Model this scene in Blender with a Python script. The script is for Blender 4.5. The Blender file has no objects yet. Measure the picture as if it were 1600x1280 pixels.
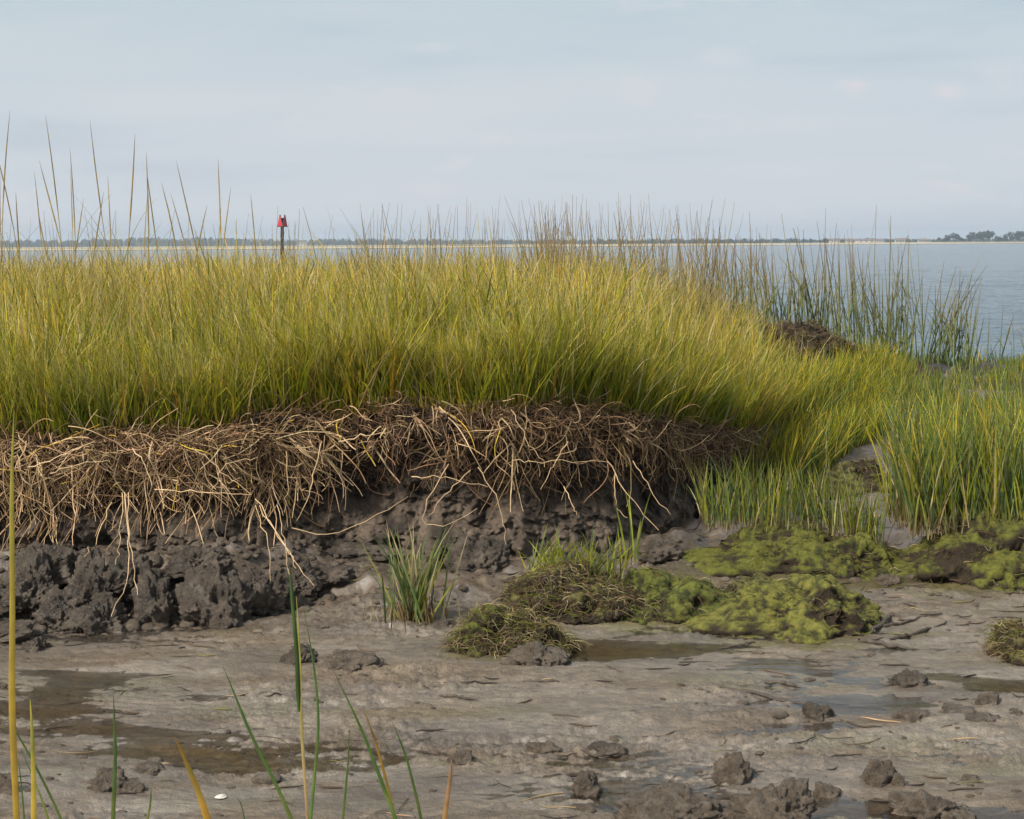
import bpy, bmesh, math, random
import numpy as np
from mathutils import Vector, Matrix
SC = bpy.context.scene
COL = SC.collection
RNG = np.random.default_rng(11)
R = math.radians
# ------------------------------------------------------------------ camera numbers
H = 1.30            # eye height over the mud (m)
F = 2400.0          # focal length in pixels of a 1600 px wide frame
HY = 381.0          # row of the horizon
WATER = -0.30
ROLL = .0060        # the photograph leans a little: left end of the horizon lower
def unroll(px, py): return px - (py - HY) * ROLL, py + (px - 800) * ROLL
def d_of(py, z=0.0): return (H - z) * F / (py - HY)
def xw(px, d): return (px - 800.0) / F * d
def at(px, py, z=0.0):
    px, py = unroll(px, py)
    d = d_of(py, z); return np.array([xw(px, d), d, z])
def atd(px, py, d):
    px, py = unroll(px, py); return np.array([xw(px, d), d, H - (py - HY) / F * d])
def sstep(a, b, x):
    t = np.clip((x - a) / (b - a), 0, 1); return t * t * (3 - 2 * t)
# ------------------------------------------------------------------ noise
def _hash(i, j, k, s):
    n = (i.astype(np.int64) * 374761393 + j.astype(np.int64) * 668265263 + k.astype(np.int64) * 2147483647 + s * 974634777) & 0xffffffff
    n = ((n ^ (n >> 13)) * 1274126177) & 0xffffffff
    n = ((n ^ (n >> 16)) * 2246822519) & 0xffffffff
    return (n ^ (n >> 15)) & 0xffffffff
def noise(x, y, z=None, seed=0):
    x = np.asarray(x, float); y = np.asarray(y, float)
    z = np.zeros_like(x) if z is None else np.asarray(z, float)
    x, y, z = np.broadcast_arrays(x, y, z)
    xi, yi, zi = np.floor(x), np.floor(y), np.floor(z)
    xf, yf, zf = x - xi, y - yi, z - zi
    u, v, w = [t * t * t * (t * (t * 6 - 15) + 10) for t in (xf, yf, zf)]
    def g(a, b, c):
        h = _hash(xi + a, yi + b, zi + c, seed)
        gx = ((h & 1023) / 511.5 - 1); gy = (((h >> 10) & 1023) / 511.5 - 1); gz = (((h >> 20) & 1023) / 511.5 - 1)
        return gx * (xf - a) + gy * (yf - b) + gz * (zf - c)
    def lerp(a, b, t): return a + (b - a) * t
    return lerp(lerp(lerp(g(0,0,0), g(1,0,0), u), lerp(g(0,1,0), g(1,1,0), u), v),
                lerp(lerp(g(0,0,1), g(1,0,1), u), lerp(g(0,1,1), g(1,1,1), u), v), w)
def fbm(x, y, z=None, o=4, seed=0, gain=0.5):
    s = 0; a = 1.0
    for k in range(o):
        s = s + a * noise(x * 2**k, y * 2**k, None if z is None else z * 2**k, seed + k * 7)
        a *= gain
    return s
def ridged(x, y, z, o=3, seed=0):
    s = 0; a = 1.0
    for k in range(o):
        s = s + a * (1 - 2.2 * np.abs(noise(x * 2**k, y * 2**k, z * 2**k, seed + k * 5))); a *= .5
    return s
def worley(x, y, z, seed=0):
    xi, yi, zi = np.floor(x), np.floor(y), np.floor(z)
    best = np.full(np.shape(x), 9.0)
    for a in (-1, 0, 1):
        for b in (-1, 0, 1):
            for c in (-1, 0, 1):
                h = _hash(xi + a, yi + b, zi + c, seed)
                fx = xi + a + (h & 1023) / 1023.; fy = yi + b + ((h >> 10) & 1023) / 1023.; fz = zi + c + ((h >> 20) & 1023) / 1023.
                best = np.minimum(best, (fx - x)**2 + (fy - y)**2 + (fz - z)**2)
    return np.sqrt(best)
# ------------------------------------------------------------------ mesh helpers
def link_mesh(name, V, Fq, mat, parent=None, col=None, smooth=True, fields=None):
    V = np.asarray(V, np.float32).reshape(-1, 3); Fq = np.asarray(Fq, np.int32)
    k = Fq.shape[1]
    me = bpy.data.meshes.new(name)
    me.vertices.add(len(V)); me.vertices.foreach_set('co', V.ravel())
    me.loops.add(Fq.size); me.loops.foreach_set('vertex_index', Fq.ravel())
    me.polygons.add(len(Fq)); me.polygons.foreach_set('loop_start', np.arange(0, Fq.size, k, dtype=np.int32))
    me.polygons.foreach_set('loop_total', np.full(len(Fq), k, np.int32))
    me.polygons.foreach_set('use_smooth', np.full(len(Fq), smooth, bool))
    if col is not None:
        c = np.ones((len(V), 4), np.float32); c[:, :3] = np.asarray(col, np.float32).reshape(-1, 3)
        a = me.color_attributes.new('Col', 'FLOAT_COLOR', 'POINT'); a.data.foreach_set('color', c.ravel())
    for n, arr in (fields or {}).items():
        a = me.attributes.new(n, 'FLOAT', 'POINT'); a.data.foreach_set('value', np.asarray(arr, np.float32).ravel())
    me.update(calc_edges=True); me.validate()
    me.materials.append(mat)
    o = bpy.data.objects.new(name, me); COL.objects.link(o)
    if parent is not None: o.parent = parent
    return o
def grid_faces(r, c):
    i = np.arange(r - 1)[:, None] * c + np.arange(c - 1)[None, :]
    return np.stack([i, i + 1, i + c + 1, i + c], -1).reshape(-1, 4)
def ribbons(P, W, side, C):
    """P (N,S,3) centre line, W (N,S) half width, side (N,3), C (N,S,3)"""
    N, S, _ = P.shape
    off = side[:, None, :] * W[:, :, None]
    V = np.stack([P - off, P + off], 2)
    Cc = np.repeat(C[:, :, None, :], 2, 2)
    b = (np.arange(N)[:, None] * S + np.arange(S - 1)[None, :]) * 2
    Fq = np.stack([b, b + 1, b + 3, b + 2], -1).reshape(-1, 4)
    return V.reshape(-1, 3), Fq, Cc.reshape(-1, 3)
def tubes(P, Rr, C, K=4):
    N, S, _ = P.shape
    C = C * (1 + .5 * noise(P[..., 0] * 37, P[..., 1] * 37, P[..., 2] * 23, 900))[..., None]     # caked mud and bleached stretches
    T = np.gradient(P, axis=1); T /= np.linalg.norm(T, axis=2, keepdims=True) + 1e-9
    ref = np.zeros_like(T); ref[..., 1] = 1.0; ref[..., 0] = .13
    A = np.cross(T, ref); A /= np.linalg.norm(A, axis=2, keepdims=True) + 1e-9
    B = np.cross(T, A)
    V = np.stack([P + Rr[..., None] * (math.cos(2*math.pi*k/K) * A + math.sin(2*math.pi*k/K) * B) for k in range(K)], 2)
    Cc = np.repeat(C[:, :, None, :], K, 2)
    b = (np.arange(N)[:, None] * S + np.arange(S - 1)[None, :]) * K
    q = []
    for k in range(K):
        k2 = (k + 1) % K
        q.append(np.stack([b + k, b + k2, b + K + k2, b + K + k], -1))
    return V.reshape(-1, 3), np.stack(q, 2).reshape(-1, 4), Cc.reshape(-1, 3)
def merge(parts):
    V = []; Q = []; C = []; n = 0
    for v, f, c in parts:
        V.append(v); Q.append(f + n); C.append(c); n += len(v)
    return np.concatenate(V), np.concatenate(Q), np.concatenate(C)
def tag(o, label=None, cat=None, group=None, kind=None):
    if label: o['label'] = label
    if cat: o['category'] = cat
    if group: o['group'] = group
    if kind: o['kind'] = kind
    return o
def empty(name, loc):
    o = bpy.data.objects.new(name, None); COL.objects.link(o); o.location = [float(c) for c in loc]; return o
# ------------------------------------------------------------------ materials
def newmat(name):
    m = bpy.data.materials.new(name); m.use_nodes = True
    nt = m.node_tree; nt.nodes.clear()
    out = nt.nodes.new('ShaderNodeOutputMaterial')
    return m, nt, out
def N(nt, t, **kw):
    n = nt.nodes.new(t)
    for k, v in kw.items():
        if k in n.inputs: n.inputs[k].default_value = v
        else: setattr(n, k, v)
    return n
def noise_node(nt, scale, detail=6, rough=.6, stretch=None, coord='Object'):
    tc = N(nt, 'ShaderNodeTexCoord'); src = tc.outputs[coord]
    if stretch:
        mp = N(nt, 'ShaderNodeMapping'); mp.inputs['Scale'].default_value = stretch
        nt.links.new(src, mp.inputs['Vector']); src = mp.outputs[0]
    n = N(nt, 'ShaderNodeTexNoise'); n.inputs['Scale'].default_value = scale
    n.inputs['Detail'].default_value = detail; n.inputs['Roughness'].default_value = rough
    nt.links.new(src, n.inputs['Vector']); return n
def ramp(nt, fac, stops):
    r = N(nt, 'ShaderNodeValToRGB'); e = r.color_ramp.elements
    while len(e) < len(stops): e.new(.5)
    for el, (p, c) in zip(e, stops):
        el.position = p; el.color = (c[0], c[1], c[2], 1) if not isinstance(c, (int, float)) else (c, c, c, 1)
    nt.links.new(fac, r.inputs['Fac']); return r
def mixc(nt, fac, a, b, mode='MIX'):
    m = N(nt, 'ShaderNodeMix', data_type='RGBA', blend_type=mode)
    if hasattr(fac, 'links'): nt.links.new(fac, m.inputs[0])
    else: m.inputs[0].default_value = fac
    for s, i in ((a, 6), (b, 7)):
        if hasattr(s, 'links'): nt.links.new(s, m.inputs[i])
        else: m.inputs[i].default_value = (s[0], s[1], s[2], 1)
    return m.outputs[2]
def blade_mat(name, trans=.3, rough=.5):
    m, nt, out = newmat(name)
    a = N(nt, 'ShaderNodeAttribute', attribute_name='Col')
    n = noise_node(nt, 30, 3)
    r = ramp(nt, n.outputs['Fac'], [(.3, .75), (.7, 1.2)])
    c = mixc(nt, 1.0, a.outputs['Color'], r.outputs[0], 'MULTIPLY')
    p = N(nt, 'ShaderNodeBsdfPrincipled', Roughness=rough); nt.links.new(c, p.inputs['Base Color'])
    p.inputs['Specular IOR Level'].default_value = .3
    t = N(nt, 'ShaderNodeBsdfTranslucent'); nt.links.new(c, t.inputs['Color'])
    mx = N(nt, 'ShaderNodeMixShader'); mx.inputs[0].default_value = trans
    nt.links.new(p.outputs[0], mx.inputs[1]); nt.links.new(t.outputs[0], mx.inputs[2]); nt.links.new(mx.outputs[0], out.inputs['Surface'])
    return m
def earth_mat(name, c0, c1, c2, scale=14, rough=(.45, .8), bump=.5, bdist=.01, bscale=60, stretch=None, usecol=False, spec=.5):
    m, nt, out = newmat(name)
    n1 = noise_node(nt, scale, 8, .65, stretch)
    r1 = ramp(nt, n1.outputs['Fac'], [(.28, c0), (.5, c1), (.72, c2)])
    c = r1.outputs[0]
    if usecol:
        a = N(nt, 'ShaderNodeAttribute', attribute_name='Col')
        n3 = noise_node(nt, scale * 3, 6, .7)
        r3 = ramp(nt, n3.outputs['Fac'], [(.3, .55), (.7, 1.4)])
        c = mixc(nt, 1.0, a.outputs['Color'], r3.outputs[0], 'MULTIPLY')
    n2 = noise_node(nt, bscale, 8, .7, stretch)
    rr = ramp(nt, n1.outputs['Fac'], [(.3, rough[0]), (.7, rough[1])])
    p = N(nt, 'ShaderNodeBsdfPrincipled'); nt.links.new(c, p.inputs['Base Color']); nt.links.new(rr.outputs[0], p.inputs['Roughness'])
    p.inputs['Specular IOR Level'].default_value = spec
    b = N(nt, 'ShaderNodeBump'); b.inputs['Strength'].default_value = bump; b.inputs['Distance'].default_value = bdist
    nt.links.new(n2.outputs['Fac'], b.inputs['Height']); nt.links.new(b.outputs[0], p.inputs['Normal'])
    nt.links.new(p.outputs[0], out.inputs['Surface'])
    return m
M = {}
M['grass'] = blade_mat('grass_blades', .35)
M['reed'] = blade_mat('reed_stems', .15)
M['straw'] = blade_mat('dry_straw', .1, .7)
M['face'] = earth_mat('peat_face', (.012,.009,.007), (.035,.026,.019), (.10,.085,.07), 9, (.55,.85), .9, .012, 70, usecol=True, spec=.3)
M['soil'] = earth_mat('bank_soil', (.03,.022,.012), (.06,.045,.022), (.09,.07,.03), 6, (.8,.95), .6, .02, 40)
M['lump'] = earth_mat('mud_clods', (.045,.032,.021), (.115,.088,.062), (.21,.17,.13), 30, (.25,.6), 1.0, .016, 130)
M['dlump'] = earth_mat('dark_mud_clods', (.025,.019,.014), (.078,.059,.042), (.17,.138,.105), 14, (.25,.6), 1.0, .018, 90)
M['sod'] = earth_mat('algae_sod', (.03,.022,.012), (.06,.045,.022), (.09,.07,.03), 20, (.55,.9), 1.0, .012, 110, usecol=True, spec=.25)
M['wood'] = earth_mat('driftwood', (.03,.022,.016), (.06,.045,.033), (.10,.08,.06), 40, (.6,.9), .6, .004, 200)
# mudflat
def mud_mat():
    m, nt, out = newmat('wet_mud')
    n1 = noise_node(nt, 2.2, 8, .6, (1, 2.2, 1)); n2 = noise_node(nt, 26, 6, .65, (1, 1.6, 1)); n3 = noise_node(nt, 170, 5, .7)
    c = ramp(nt, n1.outputs['Fac'], [(.3, (.105,.074,.046)), (.5, (.185,.143,.10)), (.7, (.27,.22,.165))]).outputs[0]
    r2 = ramp(nt, n2.outputs['Fac'], [(.3, .6), (.65, 1.15)])
    c = mixc(nt, 1.0, c, r2.outputs[0], 'MULTIPLY')
    a = N(nt, 'ShaderNodeAttribute', attribute_name='Col')
    c = mixc(nt, 1.0, c, a.outputs['Color'], 'MULTIPLY')
    vo = N(nt, 'ShaderNodeTexVoronoi'); vo.inputs['Scale'].default_value = 34; tcv = N(nt, 'ShaderNodeTexCoord'); nt.links.new(tcv.outputs['Object'], vo.inputs['Vector'])
    nv = noise_node(nt, 3, 4); hole = ramp(nt, vo.outputs['Distance'], [(.10, 1.), (.16, 0.)]); hm = ramp(nt, nv.outputs['Fac'], [(.5, 0.), (.6, .8)])
    hx = N(nt, 'ShaderNodeMath', operation='MULTIPLY'); nt.links.new(hole.outputs[0], hx.inputs[0]); nt.links.new(hm.outputs[0], hx.inputs[1])
    c = mixc(nt, hx.outputs[0], c, (.03, .022, .016))          # worm holes
    n4 = noise_node(nt, 1.3, 6, .6, (1, 3, 1)); n4.noise_dimensions = '4D'; n4.inputs['W'].default_value = 3.3
    alg = ramp(nt, n4.outputs['Fac'], [(.55, 0.), (.72, .55)])
    c = mixc(nt, alg.outputs[0], c, (.15,.14,.06))
    wet = N(nt, 'ShaderNodeAttribute', attribute_name='wet')
    rr = ramp(nt, n1.outputs['Fac'], [(.35, .55), (.65, .75)])
    mr = N(nt, 'ShaderNodeMix', data_type='FLOAT'); nt.links.new(wet.outputs['Fac'], mr.inputs[0]); nt.links.new(rr.outputs[0], mr.inputs[2]); mr.inputs[3].default_value = .5
    p = N(nt, 'ShaderNodeBsdfPrincipled'); nt.links.new(c, p.inputs['Base Color']); nt.links.new(mr.outputs[0], p.inputs['Roughness'])
    p.inputs['Specular IOR Level'].default_value = .3
    p.inputs['Coat Weight'].default_value = 1.0; p.inputs['Coat IOR'].default_value = 1.85
    n5 = noise_node(nt, 5, 6, .65, (1, 2.4, 1)); cr = ramp(nt, n5.outputs['Fac'], [(.40, .48), (.62, .58)]); n6 = noise_node(nt, 1.5, 7, .6, (1, 2.8, 1)); n6.inputs['Distortion'].default_value = .6; cw = ramp(nt, n6.outputs['Fac'], [(.38, .25), (.56, 1.)]); nt.links.new(cw.outputs[0], p.inputs['Coat Weight']); nt.links.new(cr.outputs[0], p.inputs['Coat Roughness'])
    add = N(nt, 'ShaderNodeMath', operation='MULTIPLY_ADD'); nt.links.new(n2.outputs['Fac'], add.inputs[0]); add.inputs[1].default_value = 2.0; nt.links.new(n3.outputs['Fac'], add.inputs[2])
    b = N(nt, 'ShaderNodeBump'); b.inputs['Strength'].default_value = 1.0; b.inputs['Distance'].default_value = .009
    nt.links.new(add.outputs[0], b.inputs['Height']); nt.links.new(b.outputs[0], p.inputs['Normal'])
    b2 = N(nt, 'ShaderNodeBump'); b2.inputs['Strength'].default_value = .8; b2.inputs['Distance'].default_value = .0022; nt.links.new(add.outputs[0], b2.inputs['Height']); nt.links.new(b2.outputs[0], p.inputs['Coat Normal'])
    nt.links.new(p.outputs[0], out.inputs['Surface']); return m
M['mud'] = mud_mat()
def film_mat():
    m, nt, out = newmat('shallow_water')
    t = N(nt, 'ShaderNodeBsdfTransparent'); at_ = N(nt, 'ShaderNodeAttribute', attribute_name='Col'); nt.links.new(at_.outputs['Color'], t.inputs['Color'])
    g = N(nt, 'ShaderNodeBsdfGlossy'); g.inputs['Roughness'].default_value = .12; g.inputs['Color'].default_value = (1, 1, 1, 1)
    f = N(nt, 'ShaderNodeFresnel'); f.inputs['IOR'].default_value = 1.33
    n = noise_node(nt, 9, 3, .5, (1, 2.5, 1)); b = N(nt, 'ShaderNodeBump'); b.inputs['Strength'].default_value = .25; b.inputs['Distance'].default_value = .01
    nt.links.new(n.outputs['Fac'], b.inputs['Height'])
    nt.links.new(b.outputs[0], g.inputs['Normal']); nt.links.new(b.outputs[0], f.inputs['Normal'])
    mx = N(nt, 'ShaderNodeMixShader'); nt.links.new(f.outputs[0], mx.inputs[0]); nt.links.new(t.outputs[0], mx.inputs[1]); nt.links.new(g.outputs[0], mx.inputs[2])
    nt.links.new(mx.outputs[0], out.inputs['Surface']); return m
M['film'] = film_mat()
def water_mat():
    m, nt, out = newmat('bay_water')
    p = N(nt, 'ShaderNodeBsdfPrincipled', Roughness=.12, IOR=1.33); p.inputs['Base Color'].default_value = (.11, .15, .18, 1)
    n = noise_node(nt, 1.6, 5, .6, (1, 1.9, 1)); n2 = noise_node(nt, 7, 3, .55, (1, 1.6, 1))
    a = N(nt, 'ShaderNodeMath', operation='MULTIPLY_ADD'); nt.links.new(n2.outputs['Fac'], a.inputs[0]); a.inputs[1].default_value = .3; nt.links.new(n.outputs['Fac'], a.inputs[2])
    b = N(nt, 'ShaderNodeBump'); b.inputs['Strength'].default_value = 1.0; b.inputs['Distance'].default_value = .22
    nt.links.new(a.outputs[0], b.inputs['Height']); nt.links.new(b.outputs[0], p.inputs['Normal'])
    nt.links.new(p.outputs[0], out.inputs['Surface']); return m
M['water'] = water_mat()
M['sand'] = earth_mat('spit_sand', (.2,.17,.11), (.36,.31,.22), (.46,.41,.31), .05, (.85,.95), .3, .1, 2, usecol=True)
M['treefar'] = earth_mat('distant_foliage', (.010,.02,.012), (.016,.03,.017), (.028,.042,.022), .3, (.8,.95), .4, .3, 1)
M['bark'] = earth_mat('distant_bark', (.04,.03,.02), (.06,.045,.03), (.09,.07,.05), 2, (.8,.95), .4, .05, 6)
def plain(name, c, rough=.6, c2=None, scale=6):
    c2 = c2 or tuple(v * .75 for v in c)
    return earth_mat(name, c2, c, c, scale, (rough, min(1, rough + .1)), .2, .005, 30)
M['red'] = plain('red_board', (.42,.02,.03), .45); M['redframe'] = plain('board_back', (.02,.022,.022), .6)
M['pile'] = plain('tarred_pile', (.022,.017,.014), .8); M['pilelow'] = plain('wet_rusty_pile', (.07,.028,.016), .7)
M['wallw'] = plain('white_wall', (.42,.39,.35), .8); M['roof'] = plain('grey_roof', (.16,.13,.12), .8); M['pane'] = plain('window_glass', (.03,.04,.05), .15)
M['shell'] = plain('white_shell', (.5,.47,.41), .5)
# ------------------------------------------------------------------ the bank: outline tables
# px column -> lip depth, lip height, foot depth, foot height
LIP = [(-700,5.55,.53),(-200,5.68,.54),(0,5.80,.55),(150,5.84,.555),(300,5.95,.56),(400,6.05,.60),(480,6.15,.624),(600,6.15,.63),(700,6.18,.632),(800,6.2,.635),
       (900,6.35,.625),(1000,6.55,.57),(1050,6.8,.52),(1100,7.1,.45),(1150,7.45,.39),(1190,7.9,.33)]
FOOT = [(-700,5.48,.20),(-200,5.55,.20),(0,5.68,.20),(150,5.72,.20),(300,5.80,.20),(400,5.92,.16),(480,6.05,.10),(600,6.06,.08),(700,6.05,.06),(850,6.1,.05),
        (950,6.28,.06),(1020,6.6,.06),(1100,6.98,.08),(1150,7.35,.09),(1190,7.8,.10)]
LX = np.array([xw(p, d) for p, d, z in LIP] + [1.7, 2.6, 4.2, 7.5]); LD = np.array([d for p, d, z in LIP] + [9.2, 11.4, 15.0, 15.6]); LZ = np.array([z + (3 + (800 - p) * ROLL) * d / F for p, d, z in LIP] + [.26, .2, .09, .06])
FX = np.array([xw(p, d) for p, d, z in FOOT] + [1.7, 2.6, 4.2, 7.5]); FD = np.array([d for p, d, z in FOOT] + [8.9, 10.9, 14.6, 15.3]); FZ = np.array([z for p, d, z in FOOT] + [.08, .06, .02, .0])
def lip_d(x): return np.interp(x, LX, LD) + .045 * noise(x * 2.6, x * 0 + .3, seed=5) * 2
def lip_z(x): return np.interp(x, LX, LZ) + .034 * noise(x * 3.1, x * 0 + .7, seed=6) * 2
def foot_d(x): return np.interp(x, FX, FD) + .05 * noise(x * 2.1, x * 0 + 4.3, seed=8) * 2
def foot_z(x): return np.interp(x, FX, FZ)
def face_y(x, z):
    """depth of the face at height z (smooth, no crumbs)"""
    lz, fz = lip_z(x), foot_z(x)
    v = np.clip((lz - z) / np.maximum(lz - fz, .02), 0, 1.2)
    rec = .13 * np.sin(np.clip((v - .12) / .8, 0, 1) * math.pi) * sstep(.15, .4, lz - fz)
    return lip_d(x) * (1 - v) + foot_d(x) * v + rec
def plateau(x, y):
    xb = .80 + (y - 7) * .13
    return .60 * (1 - sstep(xb - .9, xb + 1.6, x)) + .06
def back_edge(x): return np.interp(x, [-9, -3, 0, 2, 5, 8], [19.5, 18.6, 17.6, 16.6, 15.9, 16.2])
def top_z(x, y):
    w = sstep(0, 1.6, y - lip_d(x))
    z = lip_z(x) * (1 - w) + plateau(x, y) * w + .03 * fbm(x * 1.1, y * 1.1, o=3, seed=31) * w * 2
    be = back_edge(x)
    return z * (1 - sstep(be - .6, be + .9, y)) + (-.6) * sstep(be - .6, be + .9, y)
# bank face mesh
def build_bank():
    xs = np.concatenate([np.linspace(-3.6, 1.3, 1250), np.linspace(1.32, 7.4, 160)])
    v = np.linspace(-.06, 1.12, 230)
    X, Vv = np.meshgrid(xs, v)
    lz, fz = lip_z(X), foot_z(X); Z = lz + (fz - lz) * Vv
    Vc = np.clip(Vv, 0, 1.2)
    rec = .13 * np.sin(np.clip((Vc - .12) / .8, 0, 1) * math.pi) * sstep(.15, .4, lz - fz)
    Y = lip_d(X) * (1 - Vv) + foot_d(X) * Vv + rec
    amp = sstep(.1, .35, lz - fz) * .9 + .1
    colm = ridged(X * 5.5, Y * 1.5, Z * 1.3, 2, 40)                       # upright columns and gullies
    n1 = fbm(X * 3.2, Y * 3, Z * 3.6, 4, 50)
    wo = worley(X * 15, Y * 15, Z * 15, 3)
    fine = fbm(X * 38, Y * 38, Z * 38, 3, 60)
    disp = (.055 * (colm - 1) + .15 * n1 + .06 * (.5 - wo) + .03 * fine + .05 * (.6 - worley(X * 6, Y * 6, Z * 4.5, 13)) * sstep(.3, .7, Vv)) * amp
    Yd = Y - disp; Zd = Z + .03 * noise(X * 7, Y * 7, Z * 7, 77) * amp
    # the last rows turn in under the sod
    Yd[Vv < 0] += .05
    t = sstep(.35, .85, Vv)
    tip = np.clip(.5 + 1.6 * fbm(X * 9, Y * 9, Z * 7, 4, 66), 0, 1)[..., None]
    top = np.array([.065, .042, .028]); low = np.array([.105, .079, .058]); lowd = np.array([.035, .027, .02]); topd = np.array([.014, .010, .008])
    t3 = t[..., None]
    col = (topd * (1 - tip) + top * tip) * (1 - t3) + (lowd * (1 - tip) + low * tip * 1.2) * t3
    n = len(v)
    # the top surface behind the lip
    tt = np.linspace(0, 1, 150)**1.6
    X2, T2 = np.meshgrid(xs, tt)
    Y0 = Yd[0][None, :] + .0 * T2
    Y2 = Y0 + (back_edge(X2) + 1.6 - Y0) * T2
    Z2 = top_z(X2, Y2); bl = sstep(0, .25, Y2 - Y0); Z2 = Zd[0][None, :] * (1 - bl) + Z2 * bl
    VA = np.stack([X2, Y2, Z2], -1)[::-1][:-1]
    colA = np.broadcast_to(np.array([.055, .042, .02]), VA.shape)
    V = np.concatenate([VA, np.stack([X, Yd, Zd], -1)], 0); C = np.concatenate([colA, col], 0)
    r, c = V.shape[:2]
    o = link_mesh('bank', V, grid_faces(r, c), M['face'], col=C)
    tag(o, kind='structure')
build_bank()
# ------------------------------------------------------------------ the mudflat
DIPS = [  # px, py, rx(px), ry(px), depth: hollows that hold water
    (940,1012,85,14,.035),(230,985,170,22,.018),(90,1058,150,30,.02),(330,1075,90,22,.014),(150,1130,100,14,.012),(270,1165,160,12,.012),(440,1195,150,10,.012),
    (1330,1062,130,10,.014),(1590,1073,90,9,.022),(1310,1105,110,22,.012),(1250,1135,70,8,.015),(1090,1248,190,16,.022),(1330,1262,230,14,.022),(1000,1225,100,10,.012),(1550,1270,90,12,.02),(620,1270,120,10,.01),
    (1405,865,22,22,.04),(1490,940,80,10,.012),(1440,700,40,12,.03),(1090,1010,100,10,.010),(1180,1030,130,8,.01),(760,1090,90,8,.006)]
def mud_h(X, Y):
    wx = X + .25 * fbm(X * .9, Y * .9, o=3, seed=90); wy = Y + .22 * fbm(X * .9 + 5, Y * .9, o=3, seed=91)
    h = .018 * fbm(wx * .55, wy * 1.4, o=3, seed=1)
    h += .018 * fbm(wx * 2.0, wy * 6.5, o=5, seed=2, gain=.6)                 # drainage ripples, drawn out sideways
    pat = sstep(-.15, .35, fbm(X * 1.2, Y * 2.4, o=3, seed=21))
    h += .017 * fbm(X * 15, Y * 26, o=5, seed=3, gain=.66) * (.22 + .95 * pat)
    # rubble toward the bank
    db = foot_d(X) - Y
    bank_on = 1 - sstep(1.0, 1.6, X)
    rub = sstep(1.15, .1, db) * bank_on
    pxx = X / Y * F + 800
    mid = sstep(440, 560, pxx)
    h += rub * mid * (.055 + .09 * fbm(X * 3.5, Y * 5, o=4, seed=13) + .04 * (.55 - worley(X * 8, Y * 10, X * 0, 9)) + .02 * np.abs(fbm(X * 22, Y * 22, o=3, seed=19)))
    h = np.where((rub * mid * bank_on > .25), np.maximum(h, -.004), h)
    h += (1 - mid) * bank_on * (sstep(.42, .02, db) * (.17 + .08 * fbm(X * 6, Y * 6, o=3, seed=14)))
    # the low ground on the right climbs a little and gets rougher
    back = sstep(5.9, 7.6, Y) * sstep(.7, 1.3, X)
    h += back * (.035 + .06 * fbm(X * 1.7, Y * 1.7, o=4, seed=15) + .03 * (.5 - worley(X * 7, Y * 7, X * 0, 12)) + .012 * fbm(X * 25, Y * 25, o=2, seed=16))
    right = sstep(4.6, 5.2, Y) * sstep(.6, 1.0, X) * (1 - back)
    h += right * (.012 * fbm(X * 9, Y * 16, o=4, seed=22) + .006)
    for px, py, rx, ry, dp in DIPS:
        c = at(px, py); sx = rx / F * c[1]; sy = ry / (py - HY) * c[1]
        q = ((X - c[0]) / sx)**2 + ((Y - c[1]) / sy)**2
        h -= dp * np.exp(-q * .9)
    be = back_edge(X)
    h = h + .05 * np.exp(-((Y - be + 1.1) / .5)**2) * sstep(2.5, 3.5, X) * (1 + 1.5 * noise(X * 4, Y * 4, seed=95))
    h = h * (1 - sstep(be - .8, be + .2, Y)) - .55 * sstep(be - .5, be + 1.0, Y)
    h -= .4 * sstep(.25, .8, -db) * bank_on
    return h
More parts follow.
